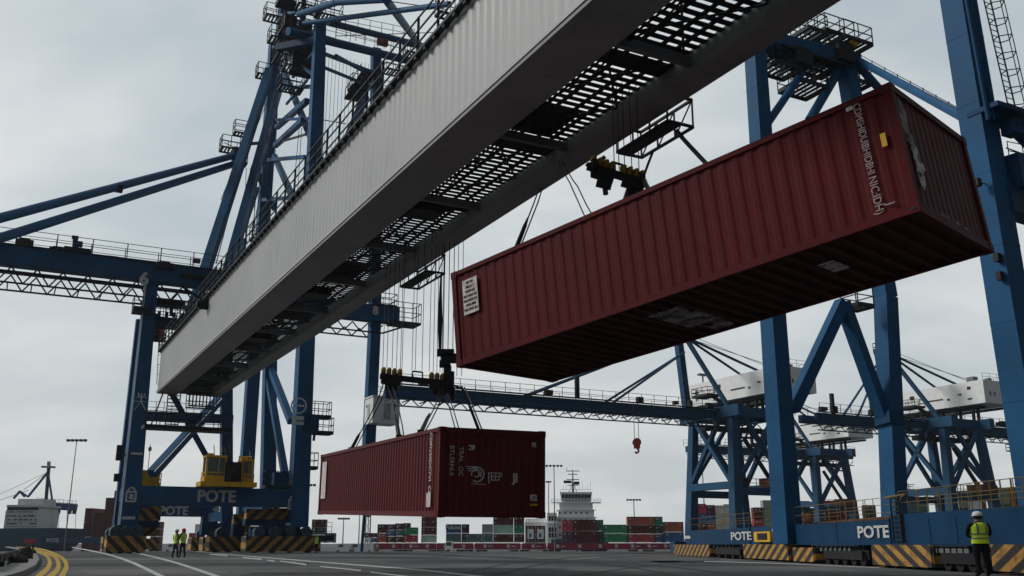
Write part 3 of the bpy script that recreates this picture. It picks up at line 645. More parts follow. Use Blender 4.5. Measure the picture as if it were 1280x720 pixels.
for px, py in ((72, 318), (140, 330), (178, 336), (205, 337), (30, 308)):
    c = U(px, py, 89)+Z*.35; one('winch_motor', DARK, cr1, lambda b: (b.obox(c, E3*.8, N3*.4, Z*.28), b.tube(c-E3*.5+Z*.3, c+E3*.5+Z*.3, .18, 8)))
def f(b): c = U(241, 333, 90); b.beam(c-Z*1.0, c+Z*.6, .08, .08); b.obox(c+Z*.6+E3*.3, E3*.35, N3*.2, Z*.2); b.obox(c-Z*1.0, E3*1.2, N3*.7, Z*.1)
one('floodlight', DARK, cr1, f)
# trolley gear under the girder right of the leg
def f(b):
    platform(b, U(177, 389, 89), 1.6, 1.4, .04, 1.2, .3, slat=False)
one('service_platform', DARK, cr1, f)
def f(b):
    b.obox(U(205, 379, 92), E3*1.9, N3*.8, Z*.32); b.beam(U(214, 375, 92), U(214, 395, 92), .3, .3)
    b.beam(U(196, 392, 91), U(190, 400, 91), .6, .7)
one('trolley_gear', SOOT, cr1, f)
def f(b):
    a = U(191, 404, 91); b.beam(a, a+E3*5.4, 1.0, .8); platform(b, a+E3*2.6+Z*.5, 5.4, 1.4, .04, 1.2, .1, slat=False)
    for k in range(7): b.obox(a+E3*(.5+.7*k)+Z*.95, E3*.14, N3*.2, Z*.3)
one('cross_walk', BLUED, cr1, f)
def f(b): platform(b, U(195, 424, 91), 1.6, 1.2, .04, 1.1, .2, slat=False)
one('service_platform', DARK, cr1, f)
one('motor', mat('faded_red', (.35, .12, .09), .6), cr1, lambda b: b.obox(U(197, 417, 91), E3*.55, N3*.4, Z*.4))
# inclined A-frame legs and struts of the pylon (pixel survey, forward distance)
def strut(parent, p, q, w_, name='strut', m=BLUE, rnd=False, w1=None):
    b = MB(); a = U(*p); c = U(*q)
    if rnd: b.tube(a, c, w_/2, 12)
    else: b.beam(a, c, w_, w_, w1=w1, h1=w1)
    return b.build(name, m, parent)
strut(cr1, (337, 88, 112), (232, 415, 92), .95, 'back_leg'); strut(cr1, (352, 96, 114), (281, 352, 98), .9, 'back_leg')
strut(cr1, (352, 83, 112), (402, 204, 99), .6); strut(cr1, (384, 126, 100), (346, 159, 116), .6); strut(cr1, (379, 150, 100), (344, 182, 116), .6)
strut(cr1, (343, 195, 116), (370, 256, 100), .6); strut(cr1, (317, 206, 108), (344, 262, 112), .55); strut(cr1, (345, 179, 115), (382, 168, 99), .22, m=DARK)
strut(cr1, (337, 457, 108), (364, 527, 98), .65); strut(cr1, (334, 464, 108), (356, 592, 98), .65); strut(cr1, (306, 300, 104), (290, 345, 100), .5)
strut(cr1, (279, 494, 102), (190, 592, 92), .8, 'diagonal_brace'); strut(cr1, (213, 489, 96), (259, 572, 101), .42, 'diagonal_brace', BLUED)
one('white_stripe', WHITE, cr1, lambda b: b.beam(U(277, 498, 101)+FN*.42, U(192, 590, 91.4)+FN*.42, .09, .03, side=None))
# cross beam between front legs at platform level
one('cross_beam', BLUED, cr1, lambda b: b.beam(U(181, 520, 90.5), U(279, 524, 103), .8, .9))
def f(b):
    a = U(184, 516, 90); c = U(276, 520, 102); railing(b, [a, c], 1.1, 1.2, .03, 2)
one('handrail', DARK, cr1, f)
# pylon head pipes
HP = [((360, 39, 97), (524, 79, 112), 1.0), ((380, 29, 97), (562, 5, 76), .55), ((410, 28, 104), (518, 55, 116), .85), ((374, 18, 97), (420, 3, 88), .75), ((420, 3, 88), (485, -1, 82), .7), ((483, 0, 82), (527, 60, 113), .85), ((420, 70, 98), (462, 93, 108), .5), ((393, 42, 97), (470, 66, 110), .45)]
for p, q, w_ in HP: strut(cr1, p, q, w_, 'head_pipe', rnd=True)
def f(b):
    b.beam(U(347, 60, 100), U(402, 50, 97), .8, .8); b.beam(U(344, 58, 117), U(400, 40, 98), .8, .8)
one('head_beam', BLUED, cr1, f)
strut(cr1, (350, 62, 108), (358, -12, 108), 1.1, 'mast', BLUE); strut(cr1, (377, 60, 104), (380, -8, 104), .5, 'mast', DARK)
def f(b):
    for (x0, x1, y0, y1, Y) in ((363, 391, 52, 66, 103), (365, 389, 68, 93, 103), (372, 384, 30, 52, 104), (355, 368, 22, 36, 101), (342, 372, 2, 8, 101)):
        a = U(x0, y0, Y); c = U(x1, y1, Y); b.obox((a+c)/2, E3*((c-a).length*.36), N3*.8, Z*abs(c.z-a.z)/2)
one('hoist_machinery', SOOT, cr1, f)
def f(b):
    for k in range(6):
        q = U(366+4.5*k, 66, 102.4); b.tube(q-N3*.2, q+N3*.2, .55, 12)
one('sheaves', DARK, cr1, f)
PL = [(292, 189, 108, 2.6, 1.6), (330, 96, 112, 1.6, 1.4), (343, 24, 104, 2.0, 1.6), (363, 112, 102, 2.2, 1.6), (376, 44, 100, 4.0, 2), (448, 112, 106, 1.8, 1.6), (497, 92, 110, 3.0, 1.5), (352, 74, 108, 1.4, 3), (300, 205, 106, 1.2, 1.2)]
for px, py, Y, we, wn in PL:
    one('service_platform', DARK, cr1, lambda b: platform(b, U(px, py, Y), we*1.2, wn*1.1, .05, 1.6, .14))
def f(b):   # stair flights up the pylon
    a = U(460, 92, 107); c = U(440, 124, 105)
    for k in range(11): q = a+(c-a)*(k/10); b.obox(q, E3*.9, N3*.35, Z*.06)
    b.path([a+E3*.9+Z*1.1, c+E3*.9+Z*1.1], .05); b.path([a-E3*.9+Z*1.1, c-E3*.9+Z*1.1], .05)
    for k in range(0, 11, 2):
        q = a+(c-a)*(k/10); b.tube(q-E3*.9, q-E3*.9+Z*1.1, .04, 4)
one('stairs', DARK, cr1, f)
def f(b):   # walkway railings along the head pipes
    for p, q in (((362, 34, 97), (520, 72, 112)), ((382, 24, 100), (518, 50, 116)), ((420, 44, 104), (524, 74, 114)), ((352, 54, 104), (395, 58, 98))):
        a = U(*p); c = U(*q); n_ = 9
        for k in range(n_+1): s_ = a+(c-a)*(k/n_); b.tube(s_, s_+Z*1.6, .045, 4)
        for hh in (.8, 1.6): b.tube(a+Z*hh, c+Z*hh, .04, 4)
one('handrail', DARK, cr1, f)
one('floodlight', mat('faded_red', (.35, .12, .09), .6), cr1, lambda b: (b.obox(U(478, 53, 110), E3*.7, N3*.3, Z*.4), b.tube(U(472, 52, 110), U(484, 52, 110), .35, 8)))
one('mast', BLUE, cr1, lambda b: b.beam(U(344, 60, 111), U(350, 8, 111), .35, .35))
for k in range(17):
    px = 398+k*4.5
    if abs(px-400) < 6: continue
    a = U(px, 64+.25*(px-398), 104); b = MB(); c = U(px-3, 245-1.1*(px-398)+20, 104); b.tube(a, V((a.x, a.y, c.z-4)), .028, 4); b.build('hoist_rope', ROPE, cr1)
for p, q in (((337, 100, 112), (276, 250, 96)), ((341, 110, 112), (283, 250, 98)), ((313, 210, 103), (306, 330, 103)), ((308, 210, 104), (303, 330, 104)), ((328, 160, 104), (312, 330, 104)), ((374, 160, 101), (366, 250, 101)), ((377, 160, 101), (372, 240, 101)), ((318, 215, 104), (318, 300, 104))):
    strut(cr1, p, q, .07, 'cable', ROPE, rnd=True)
# back stays towards the left edge
for p, q in (((302, 192, 108), (-80, 294, 64)), ((302, 202, 108), (-80, 323, 64))): strut(cr1, p, q, .78, 'back_stay', rnd=True)
one('stay_clamp', SOOT, cr1, lambda b: b.obox(U(147, 236, 84), E3*.45, N3*.4, Z*.25))
one('stay_anchor', SOOT, cr1, lambda b: b.obox(U(299, 197, 107.6), E3*.8, N3*.6, Z*1.1))
# front-right leg platforms
for px, py, Y, we, wn in ((390, 521, 98, 3.2, 1.6), (394, 541, 98, 3.0, 1.6), (384, 585, 98, 1.6, 1.4), (351, 609, 97, 3.0, 1.5), (340, 551, 108, 1.2, 1.1)):
    one('service_platform', DARK, cr1, lambda b: platform(b, U(px, py, Y), we*1.1, wn, .045, 1.5, .2))
one('motor', BLUED, cr1, lambda b: (b.obox(U(387, 530, 97), E3*.8, N3*.5, Z*.9), b.tube(U(393, 543, 97), U(392, 551, 97), .15, 6)))
one('motor', BLUED, cr1, lambda b: b.obox(U(350, 600, 96.4), E3*.7, N3*.5, Z*.7))
# yellow boxes on the rear-left
def f(b):
    c = U(184, 597, 100); b.obox(c, E3*1.1, N3*.9, Z*.7); platform(b, c-Z*.8, 2.4, 2.2, .05, 1.2, .3, slat=False)
    b.tube(c+Z*.6, c+Z*3.4, .04, 5); b.obox(c+Z*2.9, E3*.15, N3*.15, Z*.2)
one('winch_platform', YEL, cr1, f)
# yellow machinery cabs standing on the sill beam
def cab(px0, px1, py0, py1, Y, side):
    a = U(px0, py1, Y); c = U(px1, py0, Y); w_ = (c.x-a.x)*.97; h_ = c.z-a.z; o = (a+c)/2
    cb = MB()
    z0 = o.z-h_/2
    base = V((o.x, o.y, z0))
    hw = w_/2; d_ = .85
    cb.en(base+Z*.25, w_+.2, 2*d_+.2, .5)
    for i in (-1, 1):
        for j in (-1, 1): cb.beam(base+E3*(i*(hw-.08))+N3*(j*(d_-.08))+Z*.4, base+E3*(i*(hw-.08))+N3*(j*(d_-.08))+Z*h_, .16, .16)
    cb.en(base+Z*(h_-.1), w_+.1, 2*d_+.1, .22); cb.en(base+Z*(h_*.36), w_, 2*d_, .1)
    cb.en(base-N3*(d_-.04)+Z*(h_*.22), w_-.3, .06, .12)
    for u in (-.25, .1): cb.beam(base+E3*(u*w_)-N3*(d_+.02)+Z*.4, base+E3*(u*w_)-N3*(d_+.02)+Z*(h_*.36), .07, .07)
    cb.beam(base+E3*(.12*w_)-N3*(d_+.0)+Z*(h_*.36), base+E3*(.12*w_)-N3*(d_+.0)+Z*h_, .08, .08)
    cb.tube(base+E3*(w_*.3)+Z*h_, base+E3*(w_*.3)+Z*(h_+.9), .03, 5); cb.en(base-E3*w_*.25+Z*(h_+.12), .5, .5, .22)
    k = cb.build('cab', YEL, cr1)
    g = MB(); g.en(base+Z*(h_*.5), w_-.22, 2*d_-.12, h_*.78); g.build('window', GLASS, k)
    return k
cab(254, 282, 570, 603, 92.4, 0); cab(298, 315, 575, 605, 94.5, 0)
def f(b):
    c = U(283, 606, 92.6); b.obox(c, E3*2.6, N3*1.2, Z*.22); 
    a = U(251, 604, 91.5); railing(b, [a, a+E3*4.9], 1.0, .8, .035, 2)
    for px in (299, 303, 309, 314): b.tube(U(px, 604, 94), U(px, 570, 94), .05, 5)
    b.tube(U(299, 571, 94), U(315, 571, 94), .05, 5); b.tube(U(299, 588, 94), U(315, 588, 94), .05, 5)
one('cab_platform', YEL, cr1, f)
def f(b):
    c = U(290, 594, 92.6); b.obox(c, E3*.75, N3*.6, Z*1.2); b.tube(U(286, 600, 91.7), U(294, 588, 91.7), .3, 8); b.beam(U(286, 585, 92), U(282, 560, 92.6), .18, .18); b.beam(U(291, 583, 92), U(287, 555, 92.6), .14, .14)
    b.tube(U(268, 569, 92), U(267.5, 556, 92), .04, 5)
one('drive_motor', SOOT, cr1, f)
# travelling gear (bogies)
def bogie(parent, c, L, m, motors=3):
    c = V(c); b = MB(); b.en(c+Z*1.0, L*.8, 1.1, .8)
    for k in range(4):
        q = c+E3*(L*(-.36+.24*k))+Z*.38; b.tube(q-N3*.55, q+N3*.55, .37, 14)
    bg_ = b.build('bogie', SOOT, parent)
    one('bumper', m, bg_, lambda b: (b.obox(c-N3*.95+Z*.82, E3*(L/2), N3*.1, Z*.7), b.obox(c+N3*.95+Z*.82, E3*(L/2), N3*.1, Z*.7), b.obox(c-E3*(L/2-.1)+Z*.82, E3*.1, N3*.85, Z*.7), b.obox(c+E3*(L/2-.1)+Z*.82, E3*.1, N3*.85, Z*.7)))
    for k in range(motors):
        q = c+E3*(L*((k+.5)/motors-.5)*.85)+Z*2.1
        def g(b): b.tube(q-N3*.7-Z*.2, q+N3*.4-Z*.2, .5, 14); b.en(q-Z*.45, .9, 1.2, .5); b.tube(q-N3*.9+Z*.1, q-N3*.2+Z*.1, .28, 10)
        mm_ = MB(); g(mm_); mm_.build('drive_motor', mat('motor_blue', (.035, .075, .12), .5, var=.35, scale=2, grime=.5), bg_)
    return bg_
bogie(cr1, LL(-.7, -.6), 3.3, HAZE_E, 3); bogie(cr1, LL(-.3, 6), 2.6, HAZE_E2, 2); bogie(cr1, LL(-.2, 12), 2.6, HAZE_E, 2)
bogie(cr1, LL(SS-1.7, -.8), 7.2, HAZE_E2, 4); bogie(cr1, LL(SS-4.6, 6), 5.5, HAZE_E, 3); bogie(cr1, LL(SS-4.2, 13), 5, HAZE_E2, 3); bogie(cr1, LL(SS-4, 21), 5, HAZE_E, 3)
def guard(c, we, wz, m): 
    c = V(c); one('equaliser_guard', m, cr1, lambda b: (b.obox(c, E3*(we/2), N3*.5, Z*(wz/2)), b.obox(c+E3*(we*.3)+Z*wz*.4, E3*(we*.2), N3*.4, Z*wz*.25)))
guard(U(184, 643, 96), 2.4, 1.2, HAZE_E); guard(U(182, 663, 97), 1.9, 1.1, HAZE_E2); guard(U(335, 643, 96.5), 4.4, .95, HAZE_E2); guard(U(310, 649, 99), 3.0, .95, HAZE_E); guard(U(325, 663, 99), 2.8, .8, HAZE_E)
for px, py, Y, we, h_ in ((184, 653, 96.4, 2.0, .9), (337, 652, 97, 5.0, .8), (300, 661, 100, 1.6, 1.4), (270, 661, 106, 3.2, 1.2), (322, 668, 97, 1.6, 1.3), (352, 662, 96.4, 3.4, 1.6)):
    one('equaliser_beam', BLUED, cr1, lambda b: b.obox(U(px, py, Y), E3*we/2, N3*.6, Z*h_/2))
one('ladder', DARK, cr1, lambda b: (railing(b, [LL(SS+1.2, -1, 1.6), LL(SS+3.2, -1, 1.6)], 1.3, .5, .03, 3), b.beam(LL(SS+1.2, -1, 1.4), LL(SS+3.3, -1, 1.4), .8, .5)))
for k in range(2): one('lamp', DARK, cr1, lambda b: (b.obox(U((149, 146)[k], (566, 597)[k], 89), E3*.25, N3*.2, Z*(.7, .35)[k]), b.beam(U((149, 146)[k], (566, 597)[k], 89), U((158, 150)[k], (569, 598)[k], 89.5), .12, .12)))
# extra bracing, ladders and cables round the pylon
for p, q, w_ in (((346, 62, 110), (396, 96, 98), .35), ((398, 60, 98), (366, 96, 108), .35), ((352, 110, 110), (396, 108, 98), .4), ((340, 150, 114), (386, 148, 99), .3), ((336, 200, 115), (382, 196, 99), .4), ((329, 250, 115), (378, 246, 98), .4),
        ((322, 235, 107), (300, 300, 104), .4), ((402, 66, 98), (470, 92, 108), .35), ((404, 84, 98), (468, 110, 109), .3), ((432, 180, 104), (457, 120, 108), .75), ((418, 214, 104), (434, 176, 104), .75), ((384, 100, 99), (358, 130, 108), .25), ((348, 40, 106), (376, 30, 102), .5), ((352, 20, 106), (380, 12, 102), .45), ((310, 180, 108), (334, 178, 112), .4)):
    strut(cr1, p, q, w_, 'brace', BLUE)
for p, q in (((305, 185, 107), (262, 330, 94)), ((312, 170, 107), (270, 330, 95)), ((355, 60, 108), (300, 330, 99)), ((358, 60, 108), (309, 330, 99)), ((404, 60, 97), (398, 230, 99)), ((407, 60, 97), (402, 225, 99)), ((420, 45, 103), (560, 40, 112)), ((350, 100, 110), (330, 250, 114)), ((390, 100, 98), (384, 250, 98)), ((560, 12, 78), (440, -5, 86)), ((455, 94, 108), (520, 110, 113)), ((455, 100, 108), (520, 118, 113)), ((405, 150, 99), (433, 155, 104)), ((300, 188, 107), (280, 178, 107))):
    strut(cr1, p, q, .1, 'cable', DARK, rnd=True)
def vladder(par, a, c, w_=.6, r=.035, step=.9):
    a = V(a); c = V(c); n_ = int((c-a).length/step); b = MB()
    b.tube(a, c, r, 4); b.tube(a+E3*w_, c+E3*w_, r, 4)
    for k in range(n_): q = a+(c-a)*(k/n_); b.tube(q, q+E3*w_, r*.8, 4)
    b.build('ladder', DARK, par)
vladder(cr1, U(338, 200, 113), U(346, 40, 113)); vladder(cr1, U(392, 180, 97), U(398, 50, 97)); vladder(cr1, U(196, 480, 90), U(201, 372, 90)); vladder(cr1, U(378, 600, 96), U(384, 460, 96)); vladder(cr1, U(473, 160, 109), U(473, 80, 109))
for px, py, Y, we, wn in ((350, 52, 103, 2.6, 2), (386, 12, 100, 3.0, 2), (410, 22, 98, 3, 1.4), (372, 88, 102, 3.4, 2), (520, 70, 112, 3, 1.6), (556, 20, 80, 1.6, 1), (322, 300, 103, 1.6, 1.4), (300, 168, 107, 1.5, 1.2)):
    one('service_platform', DARK, cr1, lambda b: platform(b, U(px, py, Y), we, wn, .05, 1.6, .14))
# second crane in the row behind
cr2 = thing('quay_crane', 'second blue quay crane seen through the first one with its own lower POTE sill', 'crane', tuple(LL(SS, 45)))
zb1 = U(220, 645.5, 134).z; zb2 = U(220, 631.5, 134).z
sill2 = one('sill_beam', BLUED, cr2, lambda b: b.beam(LL(5.0, 45, (zb1+zb2)/2), LL(SS, 45, (zb1+zb2)/2), 1.3, zb2-zb1))
text('lettering', 'POTE', 1.55, U(216, 639.2, 133.5)+FN*.8, E3, Z, LETTER, sill2, bold=.05, ext=.02)
l2 = leg(cr2, LL(SS, 45, 2), LL(SS, 45, zb2+.6), 2.0, 2.0, BLUED); leg(cr2, LL(5.8, 45, 1.5), LL(5.8, 45, zb2), 1.6, 1.6, BLUED)
leg(cr2, LL(SS, 33, 2), U(283, 440, 126), 1.4, 1.4, BLUED)
one('emblem', LETTER, l2, lambda b: (b.obox(U(268, 641, 136)+FN*1.1+Z*.4, E3*.45, N3*.02, Z*.14), b.obox(U(268, 641, 136)+FN*1.1-Z*.4, E3*.45, N3*.02, Z*.14), b.obox(U(268, 641, 136)+FN*1.1, E3*.14, N3*.02, Z*.8)))
one('sill_beam', BLUED, cr2, lambda b: b.beam(LL(SS, 33, 4.3), LL(SS, 45, 4.3), .9, 1.2))
def bg2(c): 
    b = MB(); c = V(c); b.en(c+Z*.8, 4.2, 1.6, 1.4); return b.build('bumper', HAZE_E, cr2)
bg2(LL(SS-.5, 45)); bg2(LL(6.5, 45)); bg2(LL(SS-.5, 33))
# third crane numbered 8
cr3 = thing('quay_crane', 'blue quay crane numbered 8, small white house on its leg behind the ropes', 'crane', (U(452, 690, 110).x, 110, 0))
pb = U(452, 686, 110); pt = U(470, 62, 110)
lg3 = one('leg', BLUE, cr3, lambda b: (b.beam(V((pb.x, pb.y, 0)), U(459, 598, 110), .28, .28, side=E3), b.beam(U(459, 598, 110), U(468, 410, 110), 1.2, 1.2, side=E3), b.beam(U(468, 410, 110), pt, 1.2, 1.2, side=E3, w1=1.1, h1=1.1)))
g0 = U(469, 392.5, 109.3)
gd3 = one('girder', BLUE, cr3, lambda b: b.beam(g0-E3*12, g0+E3*2.8, 1.4, 1.9))
text('lettering', '8', 1.35, U(469.5, 388.5, 108.3), E3, Z, LETTER, gd3, bold=.06, ext=.02)
def f(b):
    truss(b, g0-E3*12-Z*1.2, g0+E3*1.0-Z*1.2, -Z*1.0, 7, .08); truss(b, g0-E3*12-Z*1.2+N3*3, g0+E3*1.0-Z*1.2+N3*3, -Z*1.0, 7, .08)
    b.beam(g0+E3*1-Z*2.2, g0+E3*5-Z*.6, .2, .2); b.beam(g0+E3*.2-Z*.9, g0+E3*5.2-Z*.9, .3, .25)
one('truss', DARK, cr3, f)
def f(b):
    platform(b, g0+E3*3.6-Z*.9, 3.4, 2.5, .05, 2.4, .15, slat=False); platform(b, g0+E3*.8+Z*1.0, 3.0, 2, .05, 1.4, .1, slat=False)
one('service_platform', DARK, cr3, f)
hs = U(477.5, 517, 109.3)
house = one('machinery_house', WHITE, cr3, lambda b: (b.en(hs+Z*.2, 3.2, 2.8, 2.9), b.en(hs+Z*1.75, 3.4, 3.0, .14)))
one('door', mat('door_grey', (.4, .41, .41), .6), house, lambda b: (b.obox(hs-N3*1.42+E3*.1+Z*.1, E3*.4, N3*.02, Z*.95), b.obox(hs-E3*1.62+Z*.1, E3*.02, N3*.35, Z*.9)))
one('vent', DARK, house, lambda b: (b.obox(hs-N3*1.42+E3*.95+Z*.7, E3*.08, N3*.02, Z*.3), b.obox(hs-E3*1.62+N3*.7+Z*.8, E3*.02, N3*.15, Z*.12)))
one('handrail', DARK, house, lambda b: railing(b, [hs-E3*1.7-N3*1.5+Z*1.8, hs+E3*1.7-N3*1.5+Z*1.8, hs+E3*1.7+N3*1.5+Z*1.8], 1.0, .9, .03, 2))
# ------------------------------------------------------------------ right hand crane line
def RX(Y): return 14.9-(Y-30.2)*.0497
def RP(px, Yg=40):    # rail line station seen at photo column px
    Y = Yg
    for _ in range(20): Y = RX(Y)*1238/(px-640)
    return V((RX(Y), Y, 0))
RD = V((-.0497, 1, 0)).normalized(); RS = V((-1, -.0497, 0)).normalized()     # along the rail, and facing the camera side
cr4 = thing('quay_crane', 'nearest crane portal on the right, its low blue POTE beam over hazard striped bogies', 'crane', tuple(RP(985)))
def seg(p0, p1, z0, z1, th, m=BLUE, name='sill_beam', off=0):
    a = RP(p0)+RS*off; c = RP(p1)+RS*off
    return one(name, m, cr4, lambda b: b.beam(a+Z*(z0+z1)/2, c+Z*(z0+z1)/2, th, z1-z0))
BLN = mat('crane_blue_near', (.006, .038, .092), .5, spec=.08, var=.25, scale=.7, grime=.45, streak=1)
seg(866, 948, .86, 1.74, .9, BLN); s4 = seg(949, 1129, .86, 1.76, .9, BLN); seg(1130, 1330, .86, 1.92, .9, BLN)
p = RP(1108)+RS*.5; text('lettering', 'POTE', .62, p+Z*1.3, -RD, Z, LETTER, s4, bold=.018, sx=2.0, ext=.004)
p = RP(937)+RS*.5; text('lettering', 'POTE', .62, p+Z*1.27, -RD, Z, LETTER, s4, bold=.018, sx=2.8, ext=.004)
def f(b):
    for px in (948.5, 1129.5): q = RP(px)+RS*.03; b.beam(q+Z*.84, q+Z*1.8, .95, .1, side=RS)
    for px in (1003, 1060, 1180, 1215, 1250): q = RP(px)+RS*.46; b.beam(q+Z*.9, q+Z*1.72, .02, .05, side=RS)
    b.beam(RP(866)+RS*.3+Z*.84, RP(1330)+RS*.3+Z*.84, .5, .03)
one('stiffener', BLUED, cr4, f)
# legs
def rleg(px, Yb, z0, top, w0, w1, m=BLUE, mid=None):
    b = MB(); base = U(px, 660, Yb); base.z = z0
    if mid: b.beam(base, mid, w0, w0, side=E3, w1=(w0+w1)/2, h1=(w0+w1)/2); b.beam(mid, top, (w0+w1)/2, (w0+w1)/2, side=E3, w1=w1, h1=w1)
    else: b.beam(base, top, w0, w0, side=E3, w1=w1, h1=w1)
    if mid: bands(b, base, mid, w0, (w0+w1)/2, 2.9, .03, .02); bands(b, mid, top, (w0+w1)/2, w1, 2.9, .03, .02)
    else: bands(b, base, top, w0, w1, 2.9, .03, .02)
    return b.build('leg', m, cr4)
LA = rleg(984, 48.0, .86, U(943, 52, 48.8), 1.0, .85)
LB = rleg(1117, 51.6, 0, U(1055, 66, 52), .98, .85, mid=U(1107, 372, 52))
LC = rleg(1308, 36, 0, U(1193, -30, 36), 1.1, 1.0)
one('collar', BLUED, cr4, lambda b: b.beam(U(1112, 532, 51.7), U(1110, 515, 51.8), 1.05, 1.05, side=E3))
one('collar', BLUED, cr4, lambda b: b.obox(U(1236, 152, 36), E3*.75, N3*.7, Z*.14))
def rs(p, q, w_, name='strut', m=BLUE, rnd=False, w1=None):
    b = MB(); a = U(*p); c = U(*q)
    if rnd: b.tube(a, c, w_/2, 14)
    else: b.beam(a, c, w_, w_, w1=w1, h1=w1)
    return b.build(name, m, cr4)
rs((1053, 378, 50.3), (990, 512, 49), .62, 'diagonal_brace'); rs((1053, 378, 50.3), (1113, 545, 52), .62, 'diagonal_brace')
rs((948, 50, 49), (1070, 80, 52.5), .95, 'head_beam')
rs((1002, 92, 50), (957, 158, 48.8), .45, 'strut', rnd=True); rs((1053, 80, 52), (1012, 150, 50), .55, 'strut', rnd=True); rs((1066, 74, 52), (1098, 110, 53), .5, 'strut', rnd=True)
rs((1074, 76, 52), (1218, 154, 36.5), .42, 'tie_beam', rnd=True)
one('tie_walk', DARK, cr4, lambda b: [b.tube(U(1074+144*k/9, 74+77*k/9-2.5, 52-15.5*k/9), U(1074+144*k/9, 74+77*k/9-7, 52-15.5*k/9), .03, 4) for k in range(10)] and b.tube(U(1074, 68, 52), U(1218, 146, 36.5), .02, 4))
for px, py, Y, we, wn in ((1038, 50, 52, 2.4, 1.6), (1062, 57, 52, 2.3, 1.5), (1012, 44, 51, 1.6, 1.4), (1020, 88, 52, 1.6, 2.4), (975, 88, 50, 2.0, 1.6), (1004, 112, 51, 2.2, 1.8), (1073, 108, 53, 1.0, 1.2), (1072, 384, 51, 1.2, 1.2)):
    one('service_platform', DARK, cr4, lambda b: platform(b, U(px, py, Y), we, wn, .035, 1.1, .15))
one('grating', DARK, cr4, lambda b: [b.obox(U(965+7*k, 66+2.2*k, 50+.2*k), E3*.12, N3*1.1, Z*.05) for k in range(14)] and [b.obox(U(1002, 78, 51)+N3*d, E3*2.3, N3*.08, Z*.07) for d in (-1.0, -.4, .3, 1.0)])
one('lamp', YEL, cr4, lambda b: b.obox(U(1067, 54, 51.5), E3*.2, N3*.15, Z*.2))
one('sheave_frame', SOOT, cr4, lambda b: b.obox(U(998, 74, 50), E3*.6, N3*.5, Z*.5))
one('sheave_frame', SOOT, cr4, lambda b: b.obox(U(1050, 68, 51.5), E3*.6, N3*.5, Z*.6))
# ladder in its safety hoops up the nearest leg, with pipes and platform
def f(b):
    a0 = U(1266, 158, 35.6); a1_ = U(1224, -25, 35.6)
    for o_ in (0, .45):
        b.tube(a0+E3*o_, a1_+E3*o_, .03, 5)
    n_ = 26
    for k in range(n_):
        q = a0+(a1_-a0)*(k/n_); b.tube(q, q+E3*.45, .018, 4)
        if k % 3 == 0:
            ring = [q, q-N3*.35+E3*-.1, q-N3*.7+E3*.22, q-N3*.35+E3*.55, q+E3*.45]; b.path(ring, .022, 4)
    for o_ in ((-.1, .35), (.22, .7), (.55, .35)): b.tube(a0+E3*o_[0]-N3*o_[1], a1_+E3*o_[0]-N3*o_[1], .02, 4)
one('ladder', DARK, LC, f)
one('conduit', BLUED, LC, lambda b: (b.tube(U(1236, 150, 35), U(1205, -20, 35), .1, 8), b.tube(U(1243, 150, 35), U(1213, -20, 35), .06, 8)))
one('hatch', BLUE, LC, lambda b: b.obox(U(1236, 122, 35.1), E3*.25, N3*.03, Z*.5))
def f(b):
    c = U(1262, 147, 36); b.obox(c, E3*1.7, N3*.7, Z*.1); railing(b, [c+E3*1.6-N3*.7, c+E3*1.6+N3*.7], 1.0, .7, .025, 2)
    b.tube(U(1262, 158, 36), U(1300, 195, 37), .22, 10); b.tube(U(1258, 185, 36), U(1300, 200, 37), .03, 5); b.obox(U(1265, 160, 35.6), E3*.3, N3*.3, Z*.3)
one('service_platform', BLUED, LC, f)
def f(b):
    b.beam(U(1262, 215, 36), U(1310, 228, 38), .9, 1.4); b.beam(U(1252, 243, 36), U(1310, 262, 38), .8, 1.6)
    railing(b, [U(1262, 200, 35.5), U(1300, 208, 35.5)], .8, .5, .02, 2)
one('cross_beam', BLUED, LC, f)
for px, py in ((1222, 228), (1247, 322), (1250, 345)): one('limit_switch', SOOT, LC, lambda b: (b.obox(U(px, py, 35.4), E3*.12, N3*.1, Z*.16), b.tube(U(px, py, 35.4), U(px+22, py+4, 35.8), .025, 5)))
rs((1238, 318, 37), (1262, 362, 36), .3, 'strut')
def f(b):
    for off in (-.06, .06): b.beam(RP(800)+RS*off+Z*.012, RP(1500)+RS*off+Z*.012, .05, .02)
struct(one('crane_rail', RUST, None, f))
